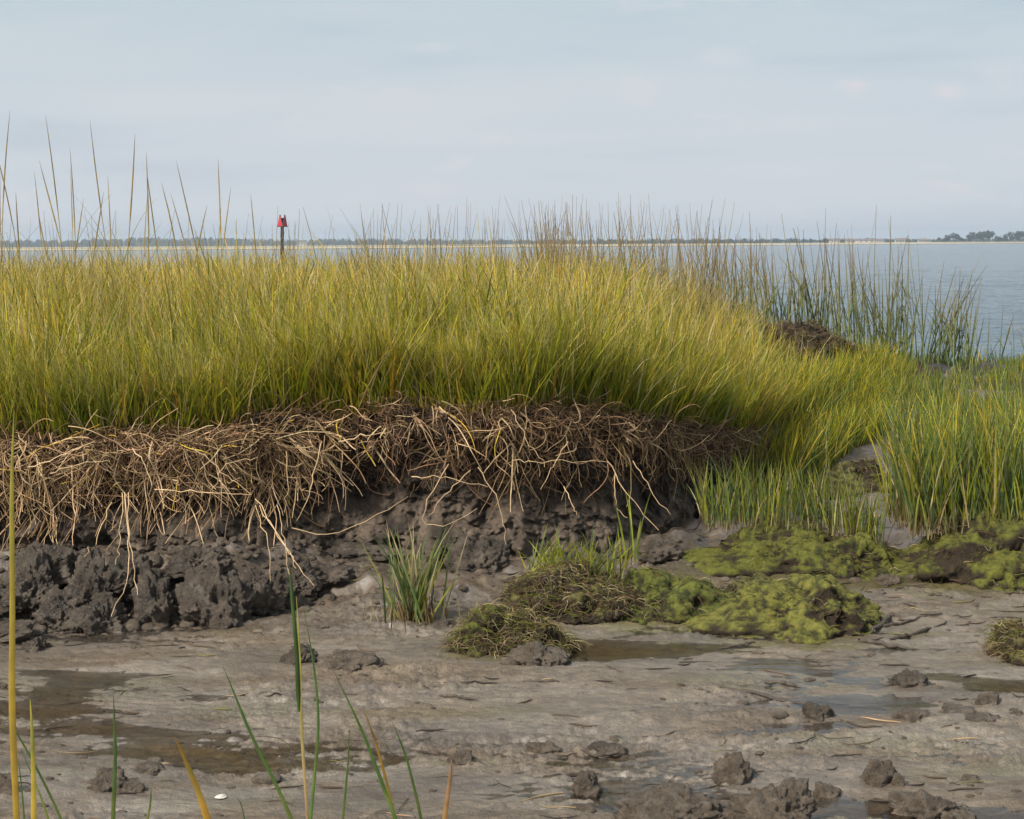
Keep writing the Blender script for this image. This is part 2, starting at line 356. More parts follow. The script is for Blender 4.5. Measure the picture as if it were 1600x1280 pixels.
def build_mud():
    rows, cols = 1300, 1250
    t = np.linspace(0, 1, rows)
    inv = 1 / 1.0 + (1 / 20.0 - 1 / 1.0) * t
    yy = 1 / inv
    # even spacing between perspective and uniform spacing
    yy = .86 * yy + .14 * (1.0 + 19 * t)
    yy = np.interp(np.linspace(0, 1, rows), np.cumsum(np.r_[0, np.diff(yy)]) / (yy[-1] - yy[0]) * 0 + np.linspace(0, 1, rows), yy)
    u = np.linspace(-1, 1, cols)
    U, Y = np.meshgrid(u, yy)
    X = U * (Y * .42 + .9)
    h = mud_h(X, Y)
    pool = -.0095 + .006 * noise(X * .6, Y * .6, seed=70) + .0015 * sstep(.2, -.6, X) * sstep(5.6, 4.9, Y)
    wet = sstep(.012, .0, h - pool)
    # stains: brown silt low down, darker peat rubble near the bank
    db = foot_d(X) - Y
    rub = sstep(1.1, .3, db + .25 * fbm(X * 2, Y * 2, o=3, seed=25)) * (1 - sstep(1.0, 1.6, X))
    back = sstep(5.3, 6.4, Y + .4 * fbm(X * 2, Y * 2, o=3, seed=26)) * sstep(.5, 1.0, X)
    c = np.ones(X.shape + (3,))
    dark = np.array([.55, .48, .42])
    k = np.clip(rub * .9 + back * .75, 0, 1)[..., None]
    c = c * (1 - k) + dark * k
    for px, py, rx, ry in ((1045,968,150,26),(1240,985,190,26),(1250,895,230,34),(1500,905,180,30),(790,1025,120,16),(1185,950,120,24)):
        g = at(px, py); q = ((X - g[0]) / (rx / F * g[1]))**2 + ((Y - g[1]) / (ry / (py - HY) * g[1]))**2
        a = (.75 * sstep(1.3, .3, q + 1.2 * fbm(X * 7, Y * 9, o=3, seed=28)))[..., None]; c = c * (1 - a) + c * np.array([.72, .74, .22]) * a      # algae film round the mounds
    rim = (sstep(1.9, 1.4, np.abs(Y - back_edge(X) + .9) * 2) * sstep(2.5, 3.5, X))[..., None]; c = c * (1 - .8 * rim)
    brown = (sstep(.9, -.6, X) * sstep(.1, -.25, fbm(X * 1.4, Y * 4.5, o=3, seed=27)))[..., None]
    c = c * (1 - .45 * brown) + c * np.array([.82, .70, .50]) * .45 * brown
    o = link_mesh('mudflat', np.stack([X, Y, h], -1), grid_faces(rows, cols), M['mud'], col=c, fields={'wet': wet})
    tag(o, kind='structure')
    # water standing in the hollows: a real sheet, only where the mud lies below it
    st = 3
    Xs, Ys, hs, ps = [a[::st, ::st] for a in (X, Y, h, pool)]
    f = grid_faces(*Xs.shape); low = (hs < ps + .004).ravel() & (Ys.ravel() < 9.5) & ((foot_d(Xs) - Ys > .5) | (Xs > .9)).ravel()
    keep = low[f].any(1)
    f = f[keep]; idx, inv_ = np.unique(f, return_inverse=True)
    lev = np.zeros_like(hs) + ps
    V = np.stack([Xs, Ys, lev], -1).reshape(-1, 3)[idx]
    # the water takes its colour from its depth, so the edges run out clear
    dpt = np.clip(ps - hs, 0, .05).ravel()[idx][:, None]; kk = sstep(1.0, -.1, V[:, 0])[:, None]
    silt = np.array([10, 16, 26.]) * (1 - kk) + np.array([9, 15, 27.]) * kk
    w = link_mesh('pool_water', V, inv_.reshape(-1, 4), M['film'], col=np.exp(-silt * dpt))
    tag(w, kind='structure')
build_mud()
def ground(x, y): return mud_h(np.array([[float(x)]]), np.array([[float(y)]]))[0, 0]
# ------------------------------------------------------------------ bay water and far shore
SHX = [-2000, -274*.5, 0, 60, 130, 260, 700, 3000]
def build_water():
    t = np.linspace(0, 1, 900)
    yy = 1 / (1 / 14.5 + (1 / 3600. - 1 / 14.5) * t**.9)
    u = np.linspace(-1, 1, 620); U, Y = np.meshgrid(u, yy); X = U * (Y * .55 + 4)
    fade = np.clip(60 / Y, 0, 1)
    h = .045 * fbm(X * .8, Y * 1.5, o=3, seed=101) + .02 * fbm(X * 3.1, Y * 5, o=2, seed=102) * np.clip(28 / Y, 0, 1)**2
    h += .05 * noise(X * .16, Y * .34, seed=103)
    h *= fade * 1.5
    o = link_mesh('water', np.stack([X, Y, WATER + h], -1), grid_faces(*X.shape), M['water']); tag(o, kind='structure')
build_water()
def shore_y(x):
    """depth of the far waterline: nearer on the left"""
    px = np.linspace(-1500, 3200, 60)
    off = np.interp(px, [-1500, 0, 400, 700, 1000, 1300, 1600, 3200], [7.6, 7.0, 6.9, 6.2, 5.4, 4.9, 4.5, 4.0])
    d = (H - WATER) * F / off; xx = (px - 800) / F * d
    return np.interp(x, xx, d)
def build_far():
    xs = np.linspace(-1500, 1900, 520); t = np.linspace(0, 1, 60)**2
    X, T = np.meshgrid(xs, t)
    S = shore_y(X) + 4 * noise(X * .02, X * 0, seed=120) + 1.5 * noise(X * .11, X * 0, seed=121)
    Y = S + T * 2600
    e = Y - S
    Z = WATER - .15 + .32 * sstep(0, 4, e) + .45 * sstep(4, 40, e) + .2 * sstep(60, 500, e) + .12 * noise(X * .03, Y * .02, seed=122) * sstep(5, 30, e)
    dk = sstep(14, 5, e)[..., None]; gr = (sstep(60, 120, e) * sstep(-.1, .25, fbm(X * .01, Y * .008, o=3, seed=123)))[..., None]
    c = np.array([.42, .36, .25]) * (1 - dk) + np.array([.07, .065, .04]) * dk
    c = c * (1 - gr) + np.array([.12, .12, .05]) * gr
    o = link_mesh('far_shore', np.stack([X, Y, Z], -1), grid_faces(*X.shape), M['sand'], col=c); tag(o, kind='structure')
build_far()
# ------------------------------------------------------------------ grass
GREEN = np.array([.26, .27, .012]); DGREEN = np.array([.10, .12, .008]); GOLD = np.array([.66, .45, .05]); STRAW = np.array([.56, .44, .23])
ORANGE = np.array([.44, .21, .035]); BROWN = np.array([.12, .075, .03]); LGREEN = np.array([.31, .32, .03]); SEA = np.array([.085, .125, .035])
def blades(x, y, z, h, w, lx, ly, curve, base, mid, tip, S=5, rnd=None, face=.6):
    n = len(x); t = np.linspace(0, 1, S)[None, :]
    az = RNG.uniform(0, 2 * math.pi, n)
    P = np.zeros((n, S, 3))
    bend = curve[:, None] * t**2
    P[..., 0] = x[:, None] + h[:, None] * (lx[:, None] * t + bend * np.cos(az)[:, None])
    P[..., 1] = y[:, None] + h[:, None] * (ly[:, None] * t + bend * np.sin(az)[:, None])
    lean = np.sqrt(lx**2 + ly**2)[:, None] * t + np.abs(bend)
    P[..., 2] = z[:, None] + h[:, None] * t * np.sqrt(np.clip(1 - .45 * lean**2, .2, 1))
    sa = RNG.normal(0, face, n)
    side = np.stack([np.cos(sa), np.sin(sa), RNG.normal(0, .1, n)], -1)
    prof = np.interp(t, [0, .25, .7, 1], [.7, 1, .7, .06])
    W = w[:, None] * prof * .5
    kb = sstep(.22, .0, t)[..., None]; kt = sstep(.45, 1, t)[..., None]
    C = mid[:, None, :] * (1 - kt) + tip[:, None, :] * kt
    C = C * (1 - kb) + base[:, None, :] * kb
    return ribbons(P, W, side, C)
def pick(n, table):
    cols = np.array([c for c, p in table]); pr = np.array([p for c, p in table], float); pr /= pr.sum()
    return cols[RNG.choice(len(cols), n, p=pr)] * RNG.uniform(.7, 1.3, (n, 1)) * RNG.uniform(.92, 1.08, (n, 3))
def meadow():
    parts = []
    def batch(n, y0, y1, w0, w1, hs, dens_pow=1.0, front=False):
        u = RNG.uniform(0, 1, n); y = y0 + (y1 - y0) * u
        x = RNG.uniform(-1, 1, n) * (y * .40 + .4) 
        ld = lip_d(x); 
        if front:
            x = RNG.uniform(-3.4, 2.2, n); ld = lip_d(x); y = ld + RNG.exponential(.16, n) - .02
        xb = .80 + (y - 7) * .13
        edge = xb + 1.45 - .45 * sstep(8.2, 7.2, y) + .3 * noise(x * 2, y * 2, seed=200)
        pxm = x / y * F + 800; ok = (RNG.uniform(0, 1, n) < .36) | ~((pxm > 1185 + 25 * noise(y * 3, x * 3, seed=5)) & (pxm < 1345) & (y > 9.6) & (y < 12.4)); ok &= (y > ld - .03) & (x < edge) & (y < back_edge(x) - .3)
        clump = fbm(x * 2.3, y * 2.3, o=3, seed=201)
        ok &= RNG.uniform(0, 1, n) < .8 + clump * .7
        x, y = x[ok], y[ok]; n = len(x)
        z = top_z(x, y) - .02
        e = y - lip_d(x)
        big = fbm(x * .7, y * .7, o=2, seed=202); cl = fbm(x * 2.3, y * 2.3, o=3, seed=201)
        h = hs * (.45 + .85 * RNG.beta(2.2, 2.4, n)) * (1 + .22 * big + .5 * cl) * np.where(RNG.uniform(0, 1, n) < .015, 1.3, 1)
        slope = sstep(.0, 1.9, x - (.3 + (y - 7) * .13))
        h *= 1 - .52 * slope
        h *= .72 + .28 * sstep(0, .6, e)
        wv = noise(x * 3.7, y * 2.7, seed=213); wv2 = noise(x * 3.7 + 9, y * 3.7, seed=214)
        lx = RNG.normal(0, .22, n) + .22 * wv - .10 * sstep(.8, -.6, x) + .06 * slope
        ly = RNG.normal(-.08, .13, n) + .16 * wv2 - .22 * sstep(.35, 0, e)
        cv = np.abs(RNG.normal(0, .22, n)) + .02
        m = pick(n, [(GREEN, .42), (DGREEN, .26), (LGREEN, .2), (GOLD, .09), (ORANGE, .03), (STRAW, .06)])
        tp = pick(n, [(GOLD, .34), (STRAW, .36), (GREEN, .25), (DGREEN, .06), (ORANGE, .04)])
        far = sstep(.7, 4, e)[:, None] * RNG.uniform(.2, 1, (n, 1))
        m = m * (1 - .72 * far) + pick(n, [(GOLD, .5), (STRAW, .8), (BROWN * 1.5, .2)]) * .72 * far
        gf = (sstep(.9, .1, e) * RNG.uniform(.1, .8, n))[:, None]; gcol = pick(n, [(GREEN, .6), (LGREEN, .3), (DGREEN, .2)]); tp = tp * (1 - gf) + gcol * gf
        grn = (slope * RNG.uniform(.3, 1, n))[:, None]
        m = m * (1 - .5 * grn) + GREEN * .5 * grn; tp = tp * (1 - .55 * grn) + GREEN * 1.1 * .55 * grn
        ph = (fbm(x * .9 + 3, y * .8, o=3, seed=222) + .5 * fbm(x * 4, y * 4, o=2, seed=223))[:, None]      # fresher and riper patches
        kg = np.clip(.5 + 2.2 * ph, 0, 1); m = m * (1 - .45 * kg) + m * np.array([.62, .86, .9]) * .45 * kg * 1.0; tp = tp * np.where(kg > .5, .8, 1.08)
        kb_ = (sstep(-.05, .5, -ph[:, 0]) * sstep(.3, 1.2, x - .1 * (y - 7)))[:, None]; tp = tp * (1 - .6 * kb_) + np.array([.30, .17, .06]) * .6 * kb_
        bs = pick(n, [(BROWN, .6), (GOLD * .7, .4)])
        w = RNG.uniform(w0, w1, n) * np.where(RNG.uniform(0, 1, n) < .06, 1.8, 1)
        parts.append(blades(x, y, z, h, w, lx, ly, cv, bs, m, tp))
    batch(28000, 0, 0, .0030, .0062, .46, front=True)
    batch(3800, 0, 0, .0055, .0090, .40, front=True)
    batch(38000, 5.6, 8.2, .0036, .0068, .50)
    batch(44000, 8.0, 12, .0045, .0090, .52)
    batch(26000, 11.5, 19.5,   .006, .011, .51)
    v, f, c = merge(parts)
    o = link_mesh('marsh_grass', v, f, M['grass'], col=c)
    tag(o, 'dense golden green marsh grass covering the top of the eroded bank', 'grass', kind='stuff')
meadow()
def low_grass():
    parts = []
    def batch(n, y0, y1, hs, w0, w1):
        y = RNG.uniform(y0, y1, n); x = RNG.uniform(.9, y * .42 + .4, n)
        pxx = x / y * F + 800
        xb = .80 + (y - 7) * .13
        patch = fbm(x * .9, y * .8, o=3, seed=210)
        win = (pxx > 1170) & (pxx < 1350) & (y > 8.8) & (y < 11.6); ok = ((x > xb + .95) | win | ((x > 1.22) & (y < lip_d(x) + .5) & (y > 7.9))) & (y < back_edge(x) - .15) & (RNG.uniform(0, 1, n) < .72 + patch * 3.2)
        # the open mud channel between the sods
        ok &= ~((pxx > 1190) & (pxx < 1345) & (y > 11.3) & (y < 12.5))
        gul = (pxx > 1300 - (y - 8) * 6) & (pxx < 1440 + (y - 8) * 4) & (y < 9.6)
        ok &= ~gul
        keep = np.exp(-((pxx - 1310) / 40)**2 - ((y - 8.6) / .5)**2); ok &= RNG.uniform(0, 1, n) > keep
        x, y = x[ok], y[ok]; n = len(x)
        z = np.maximum(mud_h(x, y), np.where(y > lip_d(x), top_z(x, y), -1)) - .01
        h = hs * RNG.uniform(.4, 1.25, n) * (1 + 1.1 * fbm(x * 1.3, y * 1.0, o=2, seed=211)) * np.where(RNG.uniform(0, 1, n) < .04, 1.5, 1)
        lx = RNG.normal(0, .16, n) + .25 * noise(x * 2, y * 2, seed=212); ly = RNG.normal(0, .14, n)
        h *= 1 - .35 * sstep(2.9, 3.9, x) * sstep(11, 13, y)
        m = pick(n, [(SEA, .6), (GREEN * .7, .25), (LGREEN * .7, .14), (STRAW * .8, .05), (BROWN, .1)]); tp = pick(n, [(SEA * 1.2, .5), (LGREEN * .75, .2), (GOLD * .7, .1)])
        parts.append(blades(x, y, z, h, RNG.uniform(w0, w1, n), lx, ly, np.abs(RNG.normal(0, .2, n)), pick(n, [(BROWN, .7), (DGREEN, .3)]), m, tp))
    batch(15000, 7.9, 11, .25, .004, .007)
    batch(19000, 10.5, 16.3, .25, .006, .010)
    n = 9000; x = RNG.uniform(1.05, 3.0, n); u = RNG.uniform(0, 1, n); fd, ld = foot_d(x), lip_d(x); lo = fd - .45; y = lo + (ld + .35 - lo) * u
    k = np.clip((y - fd) / np.maximum(ld - fd, .05), 0, 1); z = np.where(y < fd, mud_h(x, y), foot_z(x) * (1 - k) + lip_z(x) * k); z = np.where(y > ld, top_z(x, y), z) - .02
    ok = (RNG.uniform(0, 1, n) < .8 + 1.3 * fbm(x * 1.6, y * 1.6, o=2, seed=241)) & ~((x < 1.32) & (y < ld - .1))
    x, y, z = x[ok], y[ok], z[ok]; n = len(x)
    m = pick(n, [(GREEN, .5), (SEA, .35), (DGREEN, .2), (LGREEN, .12), (GOLD, .06), (BROWN, .08)]); tp = pick(n, [(GREEN, .5), (GOLD, .25), (SEA, .3)])
    parts.append(blades(x, y, z, .30 * RNG.uniform(.45, 1.2, n) * (1 + .6 * fbm(x * 2, y * 2, o=2, seed=242)), RNG.uniform(.004, .007, n), RNG.normal(.12, .2, n), RNG.normal(-.08, .15, n), np.abs(RNG.normal(0, .22, n)), pick(n, [(BROWN, .7), (DGREEN, .3)]), m, tp))
    v, f, c = merge(parts)
    tag(link_mesh('cordgrass', v, f, M['grass'], col=c), 'fresh green cordgrass on the low ground right of the bank', 'grass', kind='stuff')
low_grass()
# ------------------------------------------------------------------ roots and straw on the face
def walk(x, v0, n_seg, ln, out, sx, up, grav, curl, off):
    n = len(x); lz, fz = lip_z(x), foot_z(x)
    z = lz + (fz - lz) * v0; y = face_y(x, z) - off
    p = np.stack([x, y, z], -1); vel = np.stack([sx, -out, up], -1)
    P = [p.copy()]; ds = (ln / n_seg)[:, None]; c = RNG.normal(0, 1, (n, 3))
    for k in range(n_seg):
        c = c * .75 + RNG.normal(0, 1, (n, 3)) * .65
        vel = vel + c * curl + np.array([0, 0, -1]) * grav[:, None]
        vel /= np.linalg.norm(vel, axis=1, keepdims=True)
        p = p + vel * ds
        lim = face_y(p[:, 0], p[:, 2]) - off * .6
        p[:, 1] = np.minimum(p[:, 1], lim)
        p[:, 1] = np.maximum(p[:, 1], lim - .16)
        p[:, 2] = np.maximum(p[:, 2], .03)
        P.append(p.copy())
    P = np.stack(P, 1); ok = noise(x * 3.3, x * 0 + 2.2, seed=330) + .9 * noise(x * 9, x * 0 + 5, seed=331) > RNG.uniform(-.55, .12, n) + .34 * sstep(-1.0, -.5, x)
    P[~ok] = P[~ok][:, :1] + (P[~ok] - P[~ok][:, :1]) * .45     # ragged: some stretches keep only stubs
    return P
def build_roots():
    parts = []
    TAN = np.array([.37, .235, .12]); PALE = np.array([.60, .42, .235]); RUS = np.array([.165, .098, .05]); DK = np.array([.085, .052, .034])
    def cl_x(n, lo, hi, nc, sd):
        cc = RNG.uniform(lo, hi, nc); return np.clip(cc[RNG.integers(0, nc, n)] + RNG.normal(0, sd, n), lo - .1, hi + .1)
    # fine fibres everywhere
    n = 9000; x = RNG.uniform(-3.3, 1.38, n); 
    P = walk(x, RNG.uniform(-.04, .55, n)**1.0, 7, RNG.uniform(.04, .17, n), RNG.uniform(.0, .6, n), RNG.normal(0, .6, n), RNG.uniform(-.6, .2, n), np.full(n, .10), .38, RNG.uniform(.0, .055, n))
    C = pick(n, [(RUS, .5), (DK, .35), (TAN * .7, .25)])[:, None, :].repeat(8, 1)
    parts.append(tubes(P, np.linspace(1, .5, 8)[None, :] * RNG.uniform(.0007, .0014, n)[:, None], C, 3))
    # hanging roots in bunches
    n = 1800; x = cl_x(n, -3.3, 1.32, 40, .035)
    P = walk(x, RNG.uniform(-.03, .38, n), 11, RNG.uniform(.08, .34, n), RNG.uniform(.1, .9, n), RNG.normal(0, .55, n), RNG.uniform(-.4, .35, n), np.full(n, .17), .26, RNG.uniform(.01, .08, n))
    C = pick(n, [(TAN, .4), (PALE, .12), (RUS, .6)])[:, None, :].repeat(12, 1)
    parts.append(tubes(P, np.linspace(1, .55, 12)[None, :] * RNG.uniform(.0011, .0024, n)[:, None], C, 4))
    # the thick mat of broken straw on the left
    n = 2000; x = RNG.uniform(-3.3, -.78, n)
    P = walk(x, RNG.uniform(-.03, .60, n), 7, RNG.uniform(.07, .24, n), RNG.uniform(.0, .5, n), RNG.normal(0, 1.0, n), RNG.normal(0, .45, n), RNG.uniform(.02, .12, n), .16, RNG.uniform(.02, .14, n))
    C = pick(n, [(TAN, .5), (PALE, .3), (RUS, .45), (GOLD, .05)])[:, None, :].repeat(8, 1)
    parts.append(tubes(P, np.linspace(1, .6, 8)[None, :] * RNG.uniform(.0012, .0028, n)[:, None], C, 4))
    # fans of thick pale straw that spring from one point
    def fan(n_, lo, hi, v0, v1, l0, l1, per, off):
        xc = RNG.uniform(lo, hi, n_); vc = RNG.uniform(v0, v1, n_); oc = RNG.uniform(off * .6, off, n_); k = RNG.integers(0, n_, n_ * per); n = len(k)
        base_a = RNG.normal(0, .5, n_)[k]
        P = walk(xc[k] + RNG.normal(0, .012, n), vc[k] + RNG.normal(0, .03, n), 9, RNG.uniform(l0, l1, n), RNG.uniform(.1, .6, n), base_a + RNG.normal(0, .75, n), -RNG.uniform(-.05, .95, n), RNG.uniform(.06, .18, n), .13, oc[k] + RNG.uniform(0, .03, n))
        C = pick(n, [(TAN, .4), (PALE, .6), (RUS, .12), (GOLD, .03)])[:, None, :].repeat(10, 1) * (1 - .35 * RNG.uniform(0, 1, (n, 1, 1)) * np.linspace(1, 0, 10)[None, :, None])
        return tubes(P, np.linspace(1, .45, 10)[None, :] * (.0022 * RNG.lognormal(0, .42, n))[:, None].clip(.0009, .0052), C, 4)
    parts.append(fan(62, -3.2, -.8, .0, .50, .10, .30, 13, .12))
    parts.append(fan(26, -.8, 1.2, -.02, .30, .08, .34, 10, .06))
    # the thatch fringe right under the grass
    n = 3000; x = RNG.uniform(-3.3, 1.4, n)
    P = walk(x, RNG.uniform(-.08, .16, n), 6, RNG.uniform(.05, .16, n), RNG.uniform(.0, .8, n), RNG.normal(0, .8, n), RNG.normal(0, .5, n), RNG.uniform(.02, .2, n), .2, RNG.uniform(.0, .07, n))
    C = pick(n, [(TAN, .25), (RUS, .6), (PALE, .05), (DK, .35)])[:, None, :].repeat(7, 1)
    parts.append(tubes(P, np.linspace(1, .6, 7)[None, :] * RNG.uniform(.0010, .0022, n)[:, None], C, 3))
    # single long strands that stand out in the photograph
    L = [([(196,770),(203,850),(208,900),(178,962)],5.5,.0032),([(200,770),(205,860),(216,930)],5.5,.003),([(190,770),(187,850),(183,880)],5.52,.0026),([(175,785),(150,850),(130,870)],5.55,.0028),
         ([(400,780),(440,840),(462,890)],5.68,.003),([(395,790),(420,850),(424,905)],5.7,.0026),([(410,790),(450,860),(490,915)],5.68,.0026),([(430,790),(445,850),(455,905)],5.7,.0024),
         ([(505,690),(490,760),(465,815)],5.85,.0034),([(448,705),(446,760),(448,800)],5.8,.003),([(455,825),(520,838),(600,800),(640,775)],5.8,.0026),
         ([(700,725),(665,780),(655,820),(700,822),(745,795)],5.85,.003),([(745,730),(780,790),(792,850)],5.85,.0032),([(735,735),(700,770),(672,805)],5.87,.003),
         ([(800,640),(825,690),(850,730)],6.0,.003),([(885,690),(860,730),(845,765)],6.0,.0032),([(880,760),(900,790),(898,805)],6.0,.003),([(950,720),(985,780),(1030,830)],6.15,.0032),
         ([(990,720),(1020,770),(1045,805)],6.2,.003),([(960,740),(960,790),(980,810)],6.15,.0026),([(800,720),(850,722),(950,720)],6.0,.0026),([(640,745),(690,745),(760,760)],5.88,.003),
         ([(530,690),(575,680),(610,675)],5.9,.0034),([(300,700),(350,740),(392,772)],5.7,.0032),([(330,770),(350,725),(400,715)],5.7,.0034),([(240,765),(320,770),(388,772)],5.66,.003),
         ([(45,730),(100,710),(150,690)],5.55,.0034),([(80,740),(120,725),(170,720)],5.52,.0034),([(205,700),(225,720),(240,760)],5.6,.0034)]
    for pts, d, r in L:
        q = np.array([atd(a + RNG.normal(0, 2), b, d - (.38 if b > 800 and a < 500 else .06) * k / (len(pts) - 1)) for k, (a, b) in enumerate(pts)])
        tt = np.linspace(0, len(q) - 1, 12)
        # smooth through the points
        s = np.stack([np.interp(tt, np.arange(len(q)), q[:, k]) for k in range(3)], -1)
        s[1:-1] = (s[:-2] + 2 * s[1:-1] + s[2:]) / 4; s[1:-1] = (s[:-2] + 2 * s[1:-1] + s[2:]) / 4
        s[1:] += RNG.normal(0, .0035, (11, 3)); r = r * .72
        parts.append(tubes(s[None], (np.linspace(1, .45, 12) * r)[None], (PALE * RNG.uniform(.75, 1.05))[None, None, :].repeat(12, 1), 5))
    v, f, c = merge(parts)
    tag(link_mesh('hanging_roots', v, f, M['straw'], col=c), 'tangled tan roots and dead straw hanging down the eroded bank face', 'roots', kind='stuff')
build_roots()
# ------------------------------------------------------------------ clods
def blob(sub, sx, sy, sz, seed, rough=.28, crumb=.16, fl=.35, point=0):
    bm = bmesh.new(); bmesh.ops.create_icosphere(bm, subdivisions=sub, radius=1.0)
    V = np.array([v.co[:] for v in bm.verts]); Fc = np.array([[v.index for v in f.verts] for f in bm.faces]); bm.free()
    size = max(sx, sy, sz); P = V * [sx, sy, sz] / size
    o = seed * 3.7
    rad = 1 + rough * 1.9 * fbm(V[:, 0] * 1.1 + o, V[:, 1] * 1.1, V[:, 2] * 1.1, 4, seed) 
    q = P + .25 * np.stack([noise(P[:, 0] * 3 + o, P[:, 1] * 3, P[:, 2] * 3, seed + k) for k in range(3)], -1)
    rad += crumb * (.6 - worley(q[:, 0] * 2.6 + o, q[:, 1] * 2.6, q[:, 2] * 2.2, seed)) * 1.1
    rad -= crumb * .8 * np.abs(fbm(q[:, 0] * 3.5 + o, q[:, 1] * 3.5, q[:, 2] * 5.5, 3, seed + 9))
    rad += crumb * .62 * fbm(P[:, 0] * 7 + o, P[:, 1] * 7, P[:, 2] * 9, 4, seed + 5, .72)
    if point: rad += point * np.clip(V[:, 0] * -1, 0, 1)**4
    W = V * rad[:, None] * [sx, sy, sz]
    lowm = W[:, 2] < 0; W[lowm, 2] *= fl
    return W, Fc, V
def up_of(W, Fc):
    n = np.cross(W[Fc[:, 1]] - W[Fc[:, 0]], W[Fc[:, 2]] - W[Fc[:, 0]]); vn = np.zeros_like(W)
    for k in range(3): np.add.at(vn, Fc[:, k], n)
    return vn / (np.linalg.norm(vn, axis=1, keepdims=True) + 1e-12)
def clod(px, py, w, h, label, group=None, mat='lump', seed=1, sub=5, dep=.7, zoff=0, name='mud_clod', y=None, z=None, **kw):
    g0 = at(px, py, 0.0)
    for _ in range(3):
        gz = ground(g0[0], g0[1]); g0 = at(px, py, gz)
    if y is not None: g0 = np.array([xw(px, y), y, z if z is not None else ground(xw(px, y), y)])
    s = g0[1] / F; sx = w * s / 2; sz = h * s; sy = sx * dep
    W, Fc, _ = blob(sub, sx, sy, sz * .85, seed, **kw)
    o = link_mesh(name, W, Fc, M[mat]); o.location = (g0[0], g0[1] + sy * .6, g0[2] + zoff)
    tag(o, label, 'mud clod', group)
    return o
# slumped blocks of grey mud at the left foot of the bank
G1 = 'slumped mud blocks at the foot of the bank'
for i, (px, py, w, h, d, z, lab) in enumerate([
    (30, 905, 120, 75, 5.32, .06, 'dark grey mud block at the left edge under the straw'),
    (85, 940, 90, 55, 5.22, .01, 'low grey mud block in front near the far left corner of the bank'),
    (55, 850, 110, 60, 5.45, .13, 'rounded mud block tucked up under the straw at far left'),
    (130, 880, 75, 80, 5.38, .05, 'upright narrow mud block left of the long hanging straws'),
    (150, 935, 80, 62, 5.22, .0, 'folded grey mud block behind the small pool at left'),
    (185, 870, 90, 55, 5.42, .11, 'mud block directly behind the long hanging straws'),
    (235, 915, 80, 95, 5.32, .0, 'tall mud block right of the long hanging straws'),
    (318, 925, 130, 105, 5.30, .0, 'largest rounded mud block with a dark hole at its left side'),
    (395, 895, 100, 65, 5.42, .03, 'broad mud block to the right of the largest block'),
    (300, 845, 110, 45, 5.52, .14, 'smooth dark mud shelf above the largest block'),
    (455, 872, 80, 45, 5.58, .05, 'last grey block at the right end of the slumped row'),
    (-60, 930, 140, 90, 5.25, .0, 'mud block cut off by the left edge of the photo'),
    (-50, 1005, 160, 45, 5.0, .0, 'crumbled mud pile at the left edge beside the brown water'),
    (45, 1000, 55, 22, 4.95, .0, 'small crumbled clod at the left edge beside the brown water')]):
    clod(px, py, w * .92, h * .92, lab, G1, 'dlump', 20 + i, 6, .8, y=d, z=z - .01, rough=.42, crumb=.26, fl=.5)
G2 = 'mud clods lying on the mudflat'
CL = [(235,953,20,14,'small round grey clod right of the hanging straws','dlump',4),(300,950,32,18,'small grey clod at the foot of the largest block','dlump',4),
 (515,905,70,24,'low dark clod just left of the green grass tuft','dlump',5),(465,1036,52,28,'dark wet clod with the tall green stalk passing in front','dlump',5),(545,1045,90,22,'wide crumbly clod right of the dark wet clod','lump',5),
 (740,895,105,62,'large dark brown clod below the black hollow in the bank','dlump',6),(830,1040,90,30,'flat grey clod in front of the brown root clump','lump',5),
 (165,1235,58,34,'crumbly clod near the lower left behind the green stalk','lump',5),(203,1238,38,20,'smaller crumbly clod touching the lower left one','lump',4),(5,1238,36,34,'clod cut by the left edge near the bottom','lump',4),
 (228,1205,50,13,'flat crumb heap in the lower left mud','lump',4),(725,1192,46,18,'flat clod right of centre behind an orange blade','lump',4),(848,1173,56,14,'flat ragged clod left of the dark curled one','lump',4),(948,1176,56,14,'dark curled clod on grey mud at centre','dlump',4),
 (917,1243,46,42,'tall rounded clod left of the big bottom clods','lump',5),(915,1270,30,14,'tiny clod below the tall rounded clod','lump',4),(1147,1226,66,44,'pointed crumbly clod behind the bottom puddle','lump',5),(1292,1246,42,24,'small clod standing in the bottom puddle','lump',4),
 (1372,1226,52,44,'steep clod with a small one at its right','lump',5),(1406,1228,24,22,'little clod touching the steep one','lump',4),(1282,1125,48,26,'dark stone like clod on the shiny mud','dlump',5),(1422,1072,62,24,'long dark clod at the edge of the bright puddle','dlump',5),
 (1430,1124,62,16,'flat brown clod right of the stone like one','lump',4),(1545,1101,34,20,'rounded clod near the right edge','lump',4),(1500,1118,66,14,'low heap of crumbs near the right edge','lump',4),(1540,1126,50,11,'thin flat clod in front of the low heap','lump',4),(1592,1118,30,11,'small clod at the right edge','lump',4),
 (1516,1219,36,9,'thin flat clod in the lower right mud','lump',4),(1060,1292,180,50,'long low clod at the bottom edge left of the largest','lump',6),(1215,1292,130,62,'largest rounded clod at the bottom edge','lump',6),(1462,1286,122,40,'pointed clod cut by the bottom edge at right','lump',6),
 (1390,912,36,16,'little brown clod right of the yellow green mound','lump',4),(1300,932,60,18,'brown clod under the yellow green mound','lump',4),(690,985,60,16,'grey clod at the foot of the grass tuft','dlump',4),(1020,870,90,26,'smooth pinkish grey mud hump under the bank','lump',5),(640,905,110,26,'long mud hump behind the grass tuft','dlump',5),(560,872,120,24,'low hump of mud at the foot of the bank left of centre','dlump',5)]
for i, (px, py, w, h, lab, mt, sub) in enumerate(CL):
    clod(px, py, w, h, lab, G2, mt, 50 + i, sub + 0, .75, zoff=-.004, rough=.36, crumb=.24)
